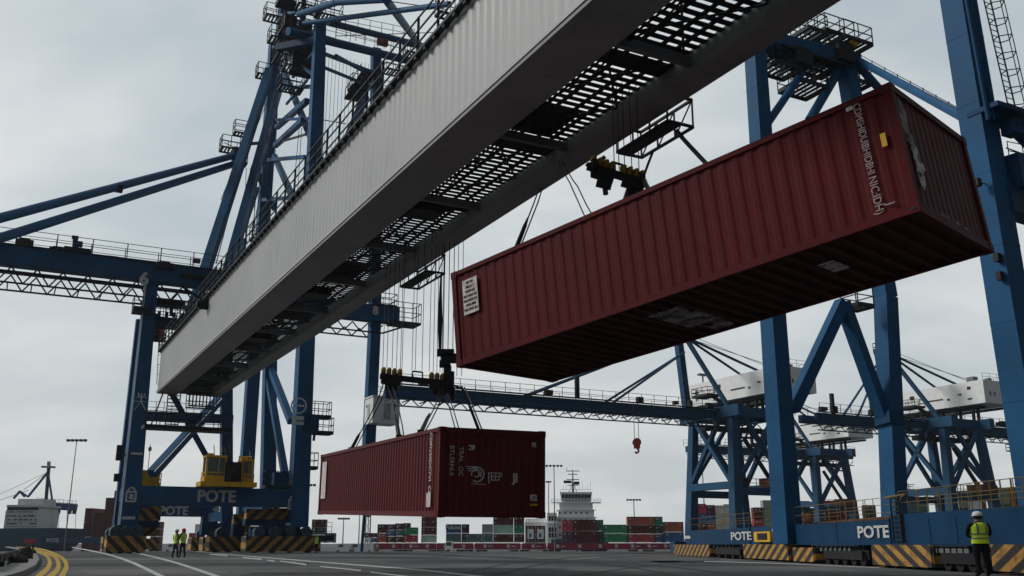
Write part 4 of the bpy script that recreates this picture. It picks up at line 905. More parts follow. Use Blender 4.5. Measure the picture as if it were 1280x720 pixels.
# gear under the beam
def rbogie(p0, p1, m, h0=.1, h1=.84, off=.55):
    a = RP(p0)+RS*off; c = RP(p1)+RS*off; b = MB(); b.beam(a+Z*(h0+h1)/2, c+Z*(h0+h1)/2, .12, h1-h0)
    e0 = RP(p0); e1 = RP(p1); b.beam(e0+RS*off+Z*(h0+h1)/2, e0-RS*off+Z*(h0+h1)/2, .12, h1-h0, side=RD); b.beam(e1+RS*off+Z*(h0+h1)/2, e1-RS*off+Z*(h0+h1)/2, .12, h1-h0, side=RD)
    return b.build('bumper', m, cr4)
rbogie(1108, 1184, HAZ_B); rbogie(942, 1000, HAZ_A); rbogie(1008, 1034, HAZ_A, .08, .7, .62); rbogie(852, 898, HAZ_A, 0.05, .8); rbogie(1262, 1350, HAZ_A, .1, .86)
def wheels(p0, p1, n_):
    a = RP(p0); c = RP(p1)
    def f(b):
        b.beam(a+Z*.45, c+Z*.45, .7, .36); b.beam(a+RS*.5+Z*.42+(c-a)*.06, c+RS*.5+Z*.42-(c-a)*.06, .05, .34); b.beam(a+Z*.7+(c-a)*.15, a+(c-a)*.85+Z*.72, .4, .2)
        for k in range(n_):
            q = a+(c-a)*((k+.5)/n_)+Z*.3; b.tube(q+RS*.42, q-RS*.42, .29, 16); b.tube(q+RS*.42, q+RS*.5, .1, 10)
        for k in range(n_*2): q = a+(c-a)*((k+.5)/n_/2)+Z*.78; b.tube(q+RS*.45, q+RS*.1, .05, 6)
    return one('wheel_set', SOOT, cr4, f)
wheels(1040, 1096, 5); wheels(1190, 1254, 4); wheels(902, 938, 4); wheels(946, 1028, 5); wheels(1112, 1176, 5)
one('control_box', YEL, cr4, lambda b: b.obox(RP(970)+RS*.62+Z*1.22, RD*1.4, RS*.12, Z*.26))
one('control_window', SOOT, cr4, lambda b: b.obox(RP(971)+RS*.76+Z*1.24, RD*.8, RS*.02, Z*.16))
one('nameplate', LETTER, cr4, lambda b: b.obox(RP(984)+RS*.47+Z*1.52, RD*.75, RS*.02, Z*.1))
one('nameplate', LETTER, cr4, lambda b: b.obox(RP(868)+RS*.47+Z*1.3, RD*.9, RS*.02, Z*.1))
def f(b):
    for p0, p1, z_ in ((870, 912, 1.74), (914, 948, 1.74), (994, 1044, 1.77), (1050, 1112, 1.77), (1142, 1192, 1.93), (1196, 1260, 1.93), (1262, 1320, 1.93)):
        a = RP(p0)-RS*.35+Z*z_; c = RP(p1)-RS*.35+Z*z_; n_ = max(2, int((p1-p0)/12))
        for k in range(n_+1): q = a+(c-a)*(k/n_); b.tube(q, q+Z*.88, .016, 5)
        for hh in (.3, .6, .88): b.tube(a+Z*hh, c+Z*hh, .012, 5)
        a2_ = a+RS*.75; c2_ = c+RS*.75
        for k in range(n_): q = a2_+(c2_-a2_)*(k/n_); b.tube(q, q+Z*.8, .016, 5)
        for hh in (.4, .8): b.tube(a2_+Z*hh, c2_+Z*hh, .012, 5)
one('handrail', RAILY, cr4, f)
one('walkway_deck', RUST, cr4, lambda b: b.beam(RP(1000)-RS*1.1+Z*1.8, RP(1320)-RS*1.1+Z*1.95, .9, .16))
def f(b):
    q = RP(1142)+RS*.55
    for o_ in (-.35, .35): b.tube(q+RD*o_+Z*.9, q+RD*o_+Z*2.5, .035, 6)
    for k in range(9): b.tube(q-RD*.35+Z*(1.0+.17*k), q+RD*.35+Z*(1.0+.17*k), .02, 5)
    b.tube(q-RD*.35+Z*2.5, q+RD*.35+Z*2.5, .035, 6)
one('ladder', SOOT, cr4, f)
def f(b):
    q = RP(1147)+RS*.5; pts = [q+Z*.95]+[q+Z*2.3+Z*.3*math.sin(a)-RD*(.5-.5*math.cos(a)) for a in (0, .8, 1.6)]+[RP(1128)+RS*.5+Z*2.55]
    b.path(pts, .035, 6)
one('ladder_rail', RAILY, cr4, f)
def f(b):     # cable trays, hose loops and small fittings under the sill
    rnd = random.Random(5)
    for px in range(1026, 1080, 6): q = RP(px)+RS*.4; b.tube(q+Z*.84, q+Z*(.55+rnd.random()*.15), .03, 5); b.obox(q+Z*.62, RD*.12, RS*.05, Z*.06)
    for px in range(1168, 1230, 8): q = RP(px)+RS*.4; b.tube(q+Z*.84, q+Z*(.5+rnd.random()*.2), .03, 5); b.obox(q+Z*.66, RD*.15, RS*.05, Z*.07)
    for px in range(895, 930, 5): q = RP(px)+RS*.4; b.tube(q+Z*.84, q+Z*.6, .04, 5)
for px in (1026, 1168): one('cable_tray', MGREY, cr4, lambda b: b.beam(RP(px)+RS*.42+Z*.8, RP(px+60)+RS*.42+Z*.8, .08, .04))
one('cable_drops', MGREY, cr4, f)
# ------------------------------------------------------------------ distant cranes with white machinery houses
def far_crane(label, O, left, right, k=1.0, houseL=20.5):
    O = V(O); t = thing('quay_crane', label, 'crane', tuple(O))
    def W(e_, n_, z_): return O+E3*(e_*k)+N3*(n_*k)+Z*(z_*k)
    def bm_(name, p, q, w_, h_=None, m=BLUE2, rnd=False, par=None, w1=None):
        b = MB(); a = W(*p); c = W(*q)
        if rnd: b.tube(a, c, w_*k/2, 8)
        else: b.beam(a, c, w_*k, (h_ or w_)*k, w1=(w1*k if w1 else None), h1=(w1*k if w1 else None), side=(E3 if abs(p[2]-q[2]) > abs(p[0]-q[0])+abs(p[1]-q[1]) else None))
        return b.build(name, m, par or t)
    ex, ny, zs, zg_ = 9.6, 9.5, 8.6, 19.2
    for (x, y, x1, y1) in ((0, 0, 1.1, .6), (ex+.6, 0, ex-1.0, .6), (ex+.6, ny, ex-1.0, ny-.6), (0, ny, 1.1, ny-.6)):
        bm_('leg', (x, y, 0), (x1, y1, zg_-.8), 1.35, w1=1.0)
    for y in (0, ny): bm_('cross_beam', (.4, y, zs), (ex+.2, y, zs), .8, .95); bm_('diagonal_brace', (.6, y, zs+.8), (ex*.78, y, zg_-1), .5); bm_('diagonal_brace', (ex-.2, y, zs+1), (ex*.28, y, zg_-1), .5)
    for x in (.3, ex+.3): bm_('cross_beam', (x, 0, zs+.8), (x, ny, zs+.8), .8, .95); bm_('diagonal_brace', (x, .4, zs+1), (x, ny*.78, zg_-1), .55); bm_('diagonal_brace', (x, ny-.4, zs+1), (x, ny*.25, zg_-1), .55)
    for y in (0, ny): bm_('sill_beam', (-3, y, 1.6), (ex+3, y, 1.6), 1.0, 1.3)
    for x in (.8, ex-.6): bm_('top_beam', (x, -1.5, zg_-.1), (x, ny+1.5, zg_-.1), 1.0, 1.5)
    for y in (.6, ny-.6): bm_('top_beam', (.4, y, zg_-.1), (ex-.2, y, zg_-.1), .9, 1.3)
    gz_ = zg_-.3
    for y in (3.2, 6.2): bm_('girder', (-left, y, gz_), (right, y, gz_), .6, 1.1)
    def f(b):
        truss(b, W(-left, 3.0, gz_-.9), W(right, 3.0, gz_-.9), -Z*.9*k, int((left+right)/2), .07*k)
        for q in range(int((left+right)/2.2)): b.tube(W(-left+2.2*q, 3.0, gz_-.9), W(-left+2.2*q, 6.2, gz_-.9), .08*k, 5)
    one('truss', DARK, t, f)
    def f(b):
        railing(b, [W(-left, 2.4, gz_+.6), W(right, 2.4, gz_+.6)], 1.2*k, 2.0*k, .035*k, 2, .05*k); railing(b, [W(-left, 7.0, gz_+.6), W(right, 7.0, gz_+.6)], 1.2*k, 2.4*k, .03*k, 2, .045*k)
        b.obox(W((right-left)/2, 2.6, gz_+.65), E3*((left+right)/2*k), N3*.3*k, Z*.04)
        rnd = random.Random(int(O.y))
        for q in range(9): b.obox(W(-left+rnd.random()*(left+right), 2.9, gz_+1.1), E3*rnd.uniform(.2, .6)*k, N3*.3*k, Z*rnd.uniform(.2, .5)*k)
        for q in (.15, .55): b.obox(W(-left+q*(left-2), 2.8, gz_+2.0), E3*.25*k, N3*.2*k, Z*1.3*k)
    one('walkway', DARK, t, f)
    # machinery house
    hx0, hx1, hy0, hy1, hz0, hz1 = ex-1.9, ex+4.7, -1.8, -1.8+houseL, zg_+2.9, zg_+6.3
    def f(b):
        b.obox(W((hx0+hx1)/2, (hy0+hy1)/2, (hz0+hz1)/2), E3*((hx1-hx0)/2*k), N3*((hy1-hy0)/2*k), Z*((hz1-hz0)/2*k))
        b.obox(W((hx0+hx1)/2-.6, hy1+1.0, (hz0+hz1)/2-.4), E3*(1.6*k), N3*(1.0*k), Z*((hz1-hz0)/2*k-.3*k))
    hs_ = one('machinery_house', WHITE, t, f)
    rnd = random.Random(2)
    for q, (u, zz, a_, b_) in enumerate(((.12, .72, .28, .22), (.2, .5, .3, .1), (.3, .35, .2, .14), (.12, .25, .35, .12), (.42, .4, 1.5, .1), (.62, .66, .4, .3), (.66, .3, .45, .1))):
        one('vent', DARK, hs_, lambda b: b.obox(W(hx0-.02, hy0+u*(hy1-hy0), hz0+zz*(hz1-hz0)), E3*.03*k, N3*(a_*k), Z*(b_*k)))
    for q in (.2, .35, .68, .8): one('vent', DARK, hs_, lambda b: b.obox(W(hx0+q*(hx1-hx0), hy0-.02, hz0+.42*(hz1-hz0)), E3*.1*k, N3*.03*k, Z*.28*k))
    def f(b):
        for q, (u, zz) in enumerate(((.88, .45),)):
            c = W(hx0-.04, hy0+u*(hy1-hy0), hz0+zz*(hz1-hz0)); b.obox(c, E3*.02, N3*.08*k, Z*.85*k); b.obox(c+Z*.5*k, E3*.02, N3*.7*k, Z*.09*k); b.tube(c-N3*.5*k-Z*.7*k, c+N3*.2*k+Z*.2*k, .08*k, 4)
    one('emblem', DARK, hs_, f)
    def f(b):
        q = [W(hx0, hy0, hz1), W(hx1, hy0, hz1), W(hx1, hy1, hz1), W(hx0, hy1, hz1)]
        railing(b, [q[0], q[1], q[2]], 1.0*k, 1.5*k, .03*k, 2)
        b.obox(W(hx0+1.2, hy0+2.6, hz1+.4), E3*.5*k, N3*.6*k, Z*.4*k); b.obox(W(hx0+3.2, hy0+1.4, hz1+.3), E3*.4*k, N3*.3*k, Z*.3*k)
        b.tube(W(hx0+.6, hy1-3.5, hz1), W(hx0+.6, hy1-3.5, hz1+1.3), .12*k, 6); b.obox(W(hx0+.6, hy1-3.5, hz1+1.3), E3*.8*k, N3*.3*k, Z*.15*k)
    one('roof_rail', MGREY, hs_, f)
    one('support_frame', DARK, t, lambda b: [b.beam(W(x, hy0+1.4, zg_+2.6), W(x, hy1-.3, zg_+2.6), .3*k, .35*k) for x in (hx0+.8, ex, hx1-.6)] and [b.beam(W(x, y, zg_+.4), W(x, y, zg_+2.6), .35*k, .35*k) for x in (hx0+.8, ex) for y in (1, 4, 7, 10)])
    # A-frame, stays
    A = (-.6, ny*.95, zg_+11.4)
    for y in (1.0, ny): bm_('pylon_leg', (A[0], A[1]-1.2+(1.5 if y > 2 else 0), A[2]), (.4 if y > 2 else .9, y-.3, zg_), .95 if y > 2 else .5)
    for y in (3.4, 7.4): bm_('back_stay', (A[0], A[1]-1, A[2]), (ex+.2, y, hz1-.2), .38, rnd=True)
    for y in (3.2, 6.2): bm_('fore_stay', (A[0], A[1]-1, A[2]), (-left*.62, y, gz_+.6), .32, rnd=True); bm_('fore_stay', (A[0], A[1]-1, A[2]*.8+gz_*.2), (-left*.35, y, gz_+.6), .32, rnd=True)
    bm_('cable', (A[0], A[1], A[2]+.3), (ex+2, 3.0, hz1+.8), .09, m=ROPE, rnd=True); bm_('cable', (A[0], A[1]-1.6, A[2]+.2), (ex+1, 2.0, hz1+.2), .07, m=ROPE, rnd=True)
    one('service_platform', DARK, t, lambda b: platform(b, W(A[0], A[1]-.6, A[2]+.1), 2.0*k, 2.0*k, .05*k, 1.3*k, .5*k, slat=False))
    one('service_platform', DARK, t, lambda b: (platform(b, W(1.2, 6.0, zg_+2.6), 2.2*k, 3.4*k, .05*k, 1.1*k, .2*k, slat=False), b.beam(W(1.6, 4.8, zg_+2.4), W(2.4, 2.6, zg_+.6), .5*k, .5*k)))
    one('hanging_platform', DARK, t, lambda b: (platform(b, W(right-4, 3, gz_-2.9), 2.8*k, 1.2*k, .05*k, 1.0*k, .1*k, slat=False), [b.tube(W(right-4+q, 3, gz_-2.9), W(right-4+q, 3, gz_-.8), .05*k, 4) for q in (-1.3, 1.3)]))
    def f(b):
        c = W(ex-2.5, 0, zs+1.2); b.obox(c, E3*1.6*k, N3*1.2*k, Z*.6*k); railing(b, [W(1, -.6, zs+.5), W(ex, -.6, zs+.5)], 1.1*k, 1.2*k, .05*k, 2)
    one('winch', RUST, t, f)
    bm_('luffing_arm', (3.2, 1, zg_-3.6), (ex-2.6, .4, zs+1.4), .42, m=DARK)
    one('trolley', DARK, t, lambda b: [b.obox(W(-1.2+q*2.1, 3.2, gz_-1.9), E3*.7*k, N3*.6*k, Z*.35*k) for q in range(6)])
    return t, W
kC = 1.0
pc = U(1195, 686, 137); far_crane('far blue crane with a white house, seen between the two rightmost near legs', (pc.x, pc.y, -1.4), 21, 24, 1.0)
pa = U(921, 686, 118); ta, WA = far_crane('far blue crane with a lettered white house left of the tall near leg', (pa.x, pa.y, -1.0), 46, 9.5, .93)
pB = U(1026, 684, 186); far_crane('farthest and smallest white-housed crane, seen framed between the two near legs', (pB.x, pB.y, -1.5), 25, 13.5, 1.02)
# orange hook under the long girder
hk = U(796, 553, 112)
t = thing('hook_block', 'orange crane hook block dangling from the long lattice girder', 'hook block', tuple(hk-Z*.9))
RED = mat('hook_orange', (.42, .07, .03), .55, var=.2)
hb = one('sheave_block', RED, t, lambda b: (b.tube(hk-V((0, .25, 0)), hk+V((0, .25, 0)), .5, 14), b.obox(hk-Z*.4, V((.35, 0, 0)), V((0, .2, 0)), Z*.3)))
one('hook', RED, t, lambda b: b.path([hk-Z*.6, hk-Z*.95+V((.22, 0, 0)), hk-Z*1.25, hk-Z*1.1-V((.25, 0, 0))], .12, 6))
for dx in (-.25, .25): one('wire_rope', RUST, t, lambda b: b.tube(hk+V((dx, 0, .2)), V((hk.x+dx, hk.y, U(796, 503, 112).z)), .035, 5))
# ------------------------------------------------------------------ container yard
YD = 240.0; ZD = U(640, 678.5, YD).z      # deck level of the flat wagons
PAL = dict(maroon=(.17, .028, .032), red=(.30, .035, .045), brick=(.27, .07, .035), green=(.02, .19, .085), mint=(.28, .40, .32), navy=(.018, .045, .15), blue=(.03, .09, .22), teal=(.05, .11, .12), purple=(.07, .035, .07), grey=(.2, .23, .21), cream=(.5, .47, .4), dark=(.03, .045, .045), pink=(.32, .035, .075), orange=(.45, .16, .03), white=(.6, .61, .6))
def pm(c): return mat('container_'+c, tuple(min(.75, x*1.35) for x in PAL[c]), .6, spec=.1, var=.15, scale=.3, grime=.3, streak=1)
def stack_box(x0, x1, z0, hgt, Y, col, label, endw=0, door=None, deep=2.6, group=None, mark=False):
    """one container seen broadside: from x0 to x1 with real depth; endw = length of a green/dark far end"""
    t = thing('shipping_container', label, 'container', ((x0+x1)/2, Y+deep/2, z0), group)
    b = MB(); n_ = max(4, int((x1-x0)/.45)); du = (x1-x0-.3)/n_; z1 = z0+hgt-.05
    pr = []
    for k in range(n_): a = x0+.15+k*du; pr += [(a, .06), (a+du*.3, .06), (a+du*.5, .12), (a+du*.8, .12)]
    pr.append((x1-.15, .06))
    for yy, sg in ((Y, 1), (Y+deep, -1)):
        for (a, d0), (c, d1) in zip(pr, pr[1:]): b.quad((a, yy+sg*d0, z0+.15), (c, yy+sg*d1, z0+.15), (c, yy+sg*d1, z1-.1), (a, yy+sg*d0, z1-.1))
    b.box((x0+.1, Y+.15, z1-.06), (x1-.1, Y+deep-.15, z1-.02))
    for x in (x0+.09, x1-.09): b.box((x-.05, Y+.12, z0+.1), (x+.05, Y+deep-.12, z1-.08))
    b.build('walls', pm(col), t)
    def f(b):
        for x in (x0, x1-.16):
            for yy in (Y, Y+deep-.16): b.box((x, yy, z0), (x+.16, yy+.16, z1))
        for zz in (z0, z1-.1):
            for yy in (Y, Y+deep-.12): b.box((x0+.16, yy, zz), (x1-.16, yy+.12, zz+.1))
            for x in (x0, x1-.12): b.box((x, Y+.16, zz), (x+.12, Y+deep-.16, zz+.1))
    one('frame', pm(col), t, f)
    if mark:
        [one('marking', LETTER, t, lambda b: b.box(*q)) for q in (((x0+.4, Y-.02, z1-.75), (x0+.75, Y+.05, z1-.35)), ((x0+.5, Y-.02, z0+.4), (x0+.7, Y+.05, z0+.7)), ((x1-1.0, Y-.02, z1-.6), (x1-.6, Y+.05, z1-.4)))]
    return t
def X(px, Y=YD): return U(px, 670, Y).x
LV = ['bottom', 'second', 'third', 'fourth', 'top']
def stack(px0, px1, cols, desc, Y=YD, z0=None, top_y=None, base_y=679, deep=2.6, mark=True):
    """cols bottom to top"""
    z0 = ZD if z0 is None else z0; n_ = len(cols)
    zt = U(640, top_y, Y).z if top_y else z0+n_*2.6
    hgt = (zt-z0)/n_
    for k, c_ in enumerate(cols):
        lv = 'only' if n_ == 1 else ('bottom' if k == 0 else ('top' if k == n_-1 else LV[k]))
        if c_: last = stack_box(X(px0, Y), X(px1, Y), z0+k*hgt, hgt, Y, c_, ('%s container, %s of the stack %s' % (c_, lv, desc)) if n_ > 1 else '%s container %s' % (c_, desc), mark=mark, deep=deep, group='containers stacked in the yard')
    return last
stack(389, 406, ['dark', 'dark', 'maroon'], 'just right of the striped bogies', top_y=649)
stack(407, 418, ['dark'], 'beside the green-vested worker', top_y=666)
stack(455.5, 463.5, ['white', 'maroon'], 'nearest the bare masts', top_y=666); stack(464, 471, ['blue', 'dark'], 'second from the bare masts', top_y=666)
stack(471.5, 483, ['brick', 'maroon'], 'left of the small blue box', top_y=655)
stack(483.5, 493, ['maroon', 'blue', 'purple'], 'with a blue box in its middle', top_y=655); stack(493.5, 503.5, ['maroon', 'teal', 'maroon'], 'left of the bright green box', top_y=654)
stack(504, 521.5, ['red', 'green'], 'with the bright green box on top', top_y=659)
stack(504, 512, ['maroon', 'maroon', 'maroon'], 'behind the bright green box', top_y=653.5, Y=YD+3)
stack(526.5, 545, ['mint', 'maroon', 'maroon', 'maroon'], 'with a mint base beneath the hanging box', top_y=640)
t = stack(557.5, 576, ['teal', 'navy'], 'with white writing on its navy box', top_y=655, mark=False)
text('lettering', 'Pulumo', 1.3, ((X(557.5)+X(576))/2, YD-.06, ZD+3.6), (1, 0, 0), Z, LETTER, t, bold=.05)
stack(577, 586, ['teal', 'maroon'], 'right of the navy lettered box', top_y=655, Y=YD+2)
stack(581, 602, ['teal'], 'standing low and alone left of the mint one', top_y=667); stack(602.5, 616, ['teal', 'grey'], 'with the grey box on top', top_y=655)
stack(616.5, 642, ['maroon', 'mint', 'maroon'], 'with the mint box in its middle', top_y=645); stack(642.5, 655.5, ['maroon', 'green', 'maroon'], 'right of the mint box', top_y=645, Y=YD+.5)
t = stack(657.5, 669, ['purple', 'maroon'], 'of panelled boxes, left half', top_y=657); t2 = stack(669.5, 681.5, ['purple', 'maroon'], 'of panelled boxes, right half', top_y=657)
for tt, a_, b_ in ((t, 657.5, 669), (t2, 669.5, 681.5)):
    one('white_panel', WHITE, tt, lambda b: b.box((X(a_)+.35, YD-.03, ZD+.9), (X(b_)-.35, YD+.05, ZD+3.2))); one('picture', pm('blue'), tt, lambda b: b.box((X(a_)+.8, YD-.05, ZD+1.3), (X(b_)-.9, YD-.035, ZD+2.2)))
t = stack(703, 716, ['purple', 'pink'], 'right beside the white ship bridge', top_y=650)
stack(716.5, 747, ['maroon', 'maroon'], 'second to the right of the ship bridge', top_y=649.5); stack(747.5, 754.5, ['dark', 'green'], 'squeezed left of the two green boxes', top_y=649.5, Y=YD+1)
stack(755, 783.5, ['green', 'green'], 'that is green throughout', top_y=655.5)
stack(785, 818, ['red', 'maroon', 'brick'], 'right of the two green boxes', top_y=645.5); stack(818.5, 829, ['blue', 'dark', 'green'], 'of short boxes with a green top', top_y=645.5, Y=YD+1)
stack(831, 855, ['blue', 'brick'], 'of brick red over blue', top_y=652)
stack(870, 884.5, ['red', 'maroon', 'blue', 'pink'], 'just right of the slim far leg', top_y=629.5); stack(885, 895.5, ['maroon', 'brick', 'blue', 'maroon'], 'between the pink and cream boxes', top_y=631)
stack(896, 906, ['red', 'cream', 'cream', 'cream'], 'left of the two cream piles', top_y=631.5); stack(906.5, 916, ['brick', 'white', 'cream', 'cream'], 'right of the two cream piles', top_y=630)
stack(926, 936, ['orange', 'orange'], 'of orange boxes behind the yellow rails', top_y=651, mark=False); stack(944, 956, ['maroon', 'red', 'maroon'], 'left of the grey tower of boxes', top_y=634); stack(956.5, 967, ['grey', 'green', 'grey', 'grey', 'grey'], 'that is mostly grey beside the tall leg', top_y=625)
stack(1002, 1015.5, ['dark', 'maroon', 'brick', 'maroon'], 'just right of the tallest leg', top_y=626); stack(1016, 1022, ['grey', 'dark', 'maroon'], 'narrow one right of the tallest leg', top_y=636)
stack(1030, 1063, ['dark', 'brick', 'maroon', 'pink'], 'long and wide under the farthest crane', top_y=625.5); stack(1064, 1075, ['dark', 'dark', 'teal', 'dark'], 'dark one under the farthest crane', top_y=626)
stack(1085, 1098, ['dark', 'dark', 'dark'], 'dark one behind the letters on the beam', top_y=631); stack(1133, 1163, ['dark', 'dark', 'teal'], 'before the ship far right', top_y=622, mark=False)
stack(1203, 1214, ['grey', 'grey', 'dark', 'grey'], 'grey one left of the white pair', top_y=621, Y=200); stack(1215, 1232, ['dark', 'cream', 'white'], 'pale one behind the helmeted worker', top_y=622, Y=200); stack(1232.5, 1238, ['dark', 'maroon', 'brick'], 'brick one by the far leg', top_y=624, Y=200)
stack(1255, 1273, ['cream', 'grey', 'green', 'mint'], 'mint topped at the right edge', top_y=609, Y=150, z0=-1.2); stack(1273.5, 1296, ['maroon', 'brick', 'orange', 'brick'], 'of rusty brick boxes at the right edge', top_y=608, Y=149, z0=-1.2)
# tall end-on piles on the far left
for px0, px1, ty, n_, Y, desc, cols in ((103, 112.5, 635, 3, 290, 'leftmost of the three tall piles', ['maroon', 'maroon', 'maroon']), (115, 126.5, 641, 3, 285, 'middle of the three tall piles', ['purple', 'maroon', 'maroon']), (127.5, 137, 622, 5, 280, 'left half of the tallest pile', ['maroon']*5), (137.5, 147, 613, 5, 280, 'right half of the tallest pile', ['maroon', 'maroon', 'red', 'maroon', 'maroon'])):
    stack(px0, px1, cols, desc, Y=Y, top_y=ty, z0=-1.5, deep=12, mark=False)
stack(188, 200, ['maroon']*4, 'seen under the first sill beam', Y=290, top_y=652, z0=-1.5, mark=False); stack(236, 243, ['red', 'red'], 'behind the two workers', Y=260, top_y=666, z0=-1.5, mark=False)
stack(243, 250, ['white', 'cream', 'white'], 'pale one beyond the two workers', Y=262, top_y=655, z0=-1.5, mark=False)
# red flat wagons
WRED = mat('wagon_red', (.26, .022, .05), .55, var=.2, scale=.4, grime=.3)
for k, (p0, p1) in enumerate(((462, 503), (504, 545), (545.5, 592), (593, 651), (652, 683), (684, 739), (740, 800), (801, 862), (863, 925), (926, 990))):
    xa, xb = X(p0), X(p1); Yw = YD-.4; pos = ('leftmost', 'second from left', 'third from left', 'fourth from left', 'short fifth', 'sixth from left', 'seventh from left', 'eighth from left', 'ninth, behind the bogie', 'rightmost, behind the sill beam')[k]
    t = thing('flat_wagon', 'long red flat wagon under the yard containers, '+pos, 'rail wagon', ((xa+xb)/2, Yw+1.4, -1.5), 'red flat wagons')
    bd = one('deck', WRED, t, lambda b: (b.box((xa+.1, Yw, ZD-1.55), (xb-.1, Yw+.25, ZD-.12)), b.box((xa+.1, Yw+2.6, ZD-1.55), (xb-.1, Yw+2.85, ZD-.12)), b.box((xa+.1, Yw+.26, ZD-.35), (xb-.1, Yw+2.59, ZD-.08))))
    rnd = random.Random(k)
    for q in range(max(1, int((p1-p0)/20))):
        xx = xa+(xb-xa)*(q+.4)/max(1, int((p1-p0)/20))
        one('plate', LETTER, bd, lambda b: b.box((xx, Yw-.04, ZD-1.15), (xx+.75, Yw-.005, ZD-.4))); 
        if rnd.random() < .7: one('plate', FADED, bd, lambda b: b.box((xx+1.1, Yw-.04, ZD-.95), (xx+2.2, Yw-.005, ZD-.7)))
    for q in (.16, .84):
        xc = xa+(xb-xa)*q
        wt = one('bogie', SOOT, t, lambda b: (b.box((xc-1.3, Yw+.3, -1.0), (xc+1.3, Yw+2.5, -.7)), [b.tube((xc+dx, Yw+.3, -1.05), (xc+dx, Yw+2.5, -1.05), .42, 12) for dx in (-.9, .9)]))
    one('brake_gear', WHITE, t, lambda b: [b.box((xa+(xb-xa)*q, Yw+.1, -1.3), (xa+(xb-xa)*q+rnd.uniform(.3, .9), Yw+.2, -.75)) for q in (.3, .38, .47, .55, .62, .7)])
# white yard tractor between the wagons
def tractor(px, Y):
    x0 = X(px, Y); z0 = -1.5; t = thing('yard_tractor', 'small white yard tractor parked before the red wagons', 'truck', (x0+2.2, Y+1.2, z0))
    bd = one('body', WHITE, t, lambda b: (b.prism8([(x0, Y, z0+.7), (x0+1.9, Y, z0+.7), (x0+1.9, Y+2.3, z0+.7), (x0, Y+2.3, z0+.7)], [(x0+.25, Y+.1, z0+2.9), (x0+1.8, Y+.1, z0+2.9), (x0+1.8, Y+2.2, z0+2.9), (x0+.25, Y+2.2, z0+2.9)]), b.box((x0+1.95, Y+.2, z0+.8), (x0+4.6, Y+2.1, z0+1.15))))
    one('window', GLASS, bd, lambda b: (b.quad((x0+.4, Y+.02, z0+1.8), (x0+1.6, Y+.02, z0+1.8), (x0+1.6, Y+.08, z0+2.6), (x0+.45, Y+.08, z0+2.6)),))
    for dx in (.9, 3.2, 4.1): one('wheel', SOOT, t, lambda b: b.tube((x0+dx, Y-.05, z0+.5), (x0+dx, Y+.35, z0+.5), .5, 16))
tractor(556, 232); 
# ------------------------------------------------------------------ light masts
def mast(px, ytop, Y, label, wl=16, rows=1):
    a = U(px, 680, Y); a.z = -1.5 if Y > 120 else 0; top = U(px, ytop, Y); top = V((a.x+(top.x-a.x)*.0, a.y, top.z))
    a.x = top.x = U(px, (680+ytop)/2, Y).x
    t = thing('light_mast', label, 'light mast', tuple(a), 'floodlight masts'); hw = wl/2*Y/1196
    one('pole', MGREY, t, lambda b: b.tube(a, top, .14*Y/200, 8, r1=.08*Y/200))
    one('lamp_head', DARK, t, lambda b: (b.box((top.x-hw, top.y-.08, top.z-.06), (top.x+hw, top.y+.08, top.z+.06)), [b.box((top.x-hw+2*hw*k/4-.25, top.y-.3, top.z-.3), (top.x-hw+2*hw*k/4+.25, top.y+.3, top.z+.15)) for k in range(5)]))
mast(88.5, 550, 190, 'tallest slim light mast on the left, right of the small crane', 21); mast(382, 606, 200, 'slim light mast right of the numbered crane leg', 18); mast(693, 582, 230, 'light mast right of the lower hanging container', 18)
mast(793, 624.5, 250, 'short light mast above the brick red containers', 15); mast(879, 537, 260, 'light mast seen through the far crane frame', 8); mast(429, 648, 250, 'small light mast left of the yard stacks', 12)
mast(449, 640, 270, 'small light mast nearest the yard stacks', 9); mast(460, 645, 260, 'thin light mast under the low container', 3); mast(58, 640, 300, 'distant light mast behind the left crane', 5); mast(686, 602, 300, 'stub of a light mast beside the low container', 5)
def f():
    t = thing('lattice_mast', 'thin grey lattice mast under the lower hanging container', 'mast', (X(459.5, 255), 255, -1.5)); x = X(459.5, 255)
    def g(b):
        for dx in (-.6, .6):
            for dy in (-.6, .6): b.tube((x+dx, 255+dy, -1.5), (x+dx, 255+dy, 14), .09, 5)
        for k in range(8):
            z0 = -1.5+k*1.9
            b.tube((x-.6, 254.4, z0), (x+.6, 254.4, z0+1.9), .05, 4); b.tube((x+.6, 254.4, z0), (x-.6, 254.4, z0+1.9), .05, 4)
    one('frame', MGREY, t, g)
f()
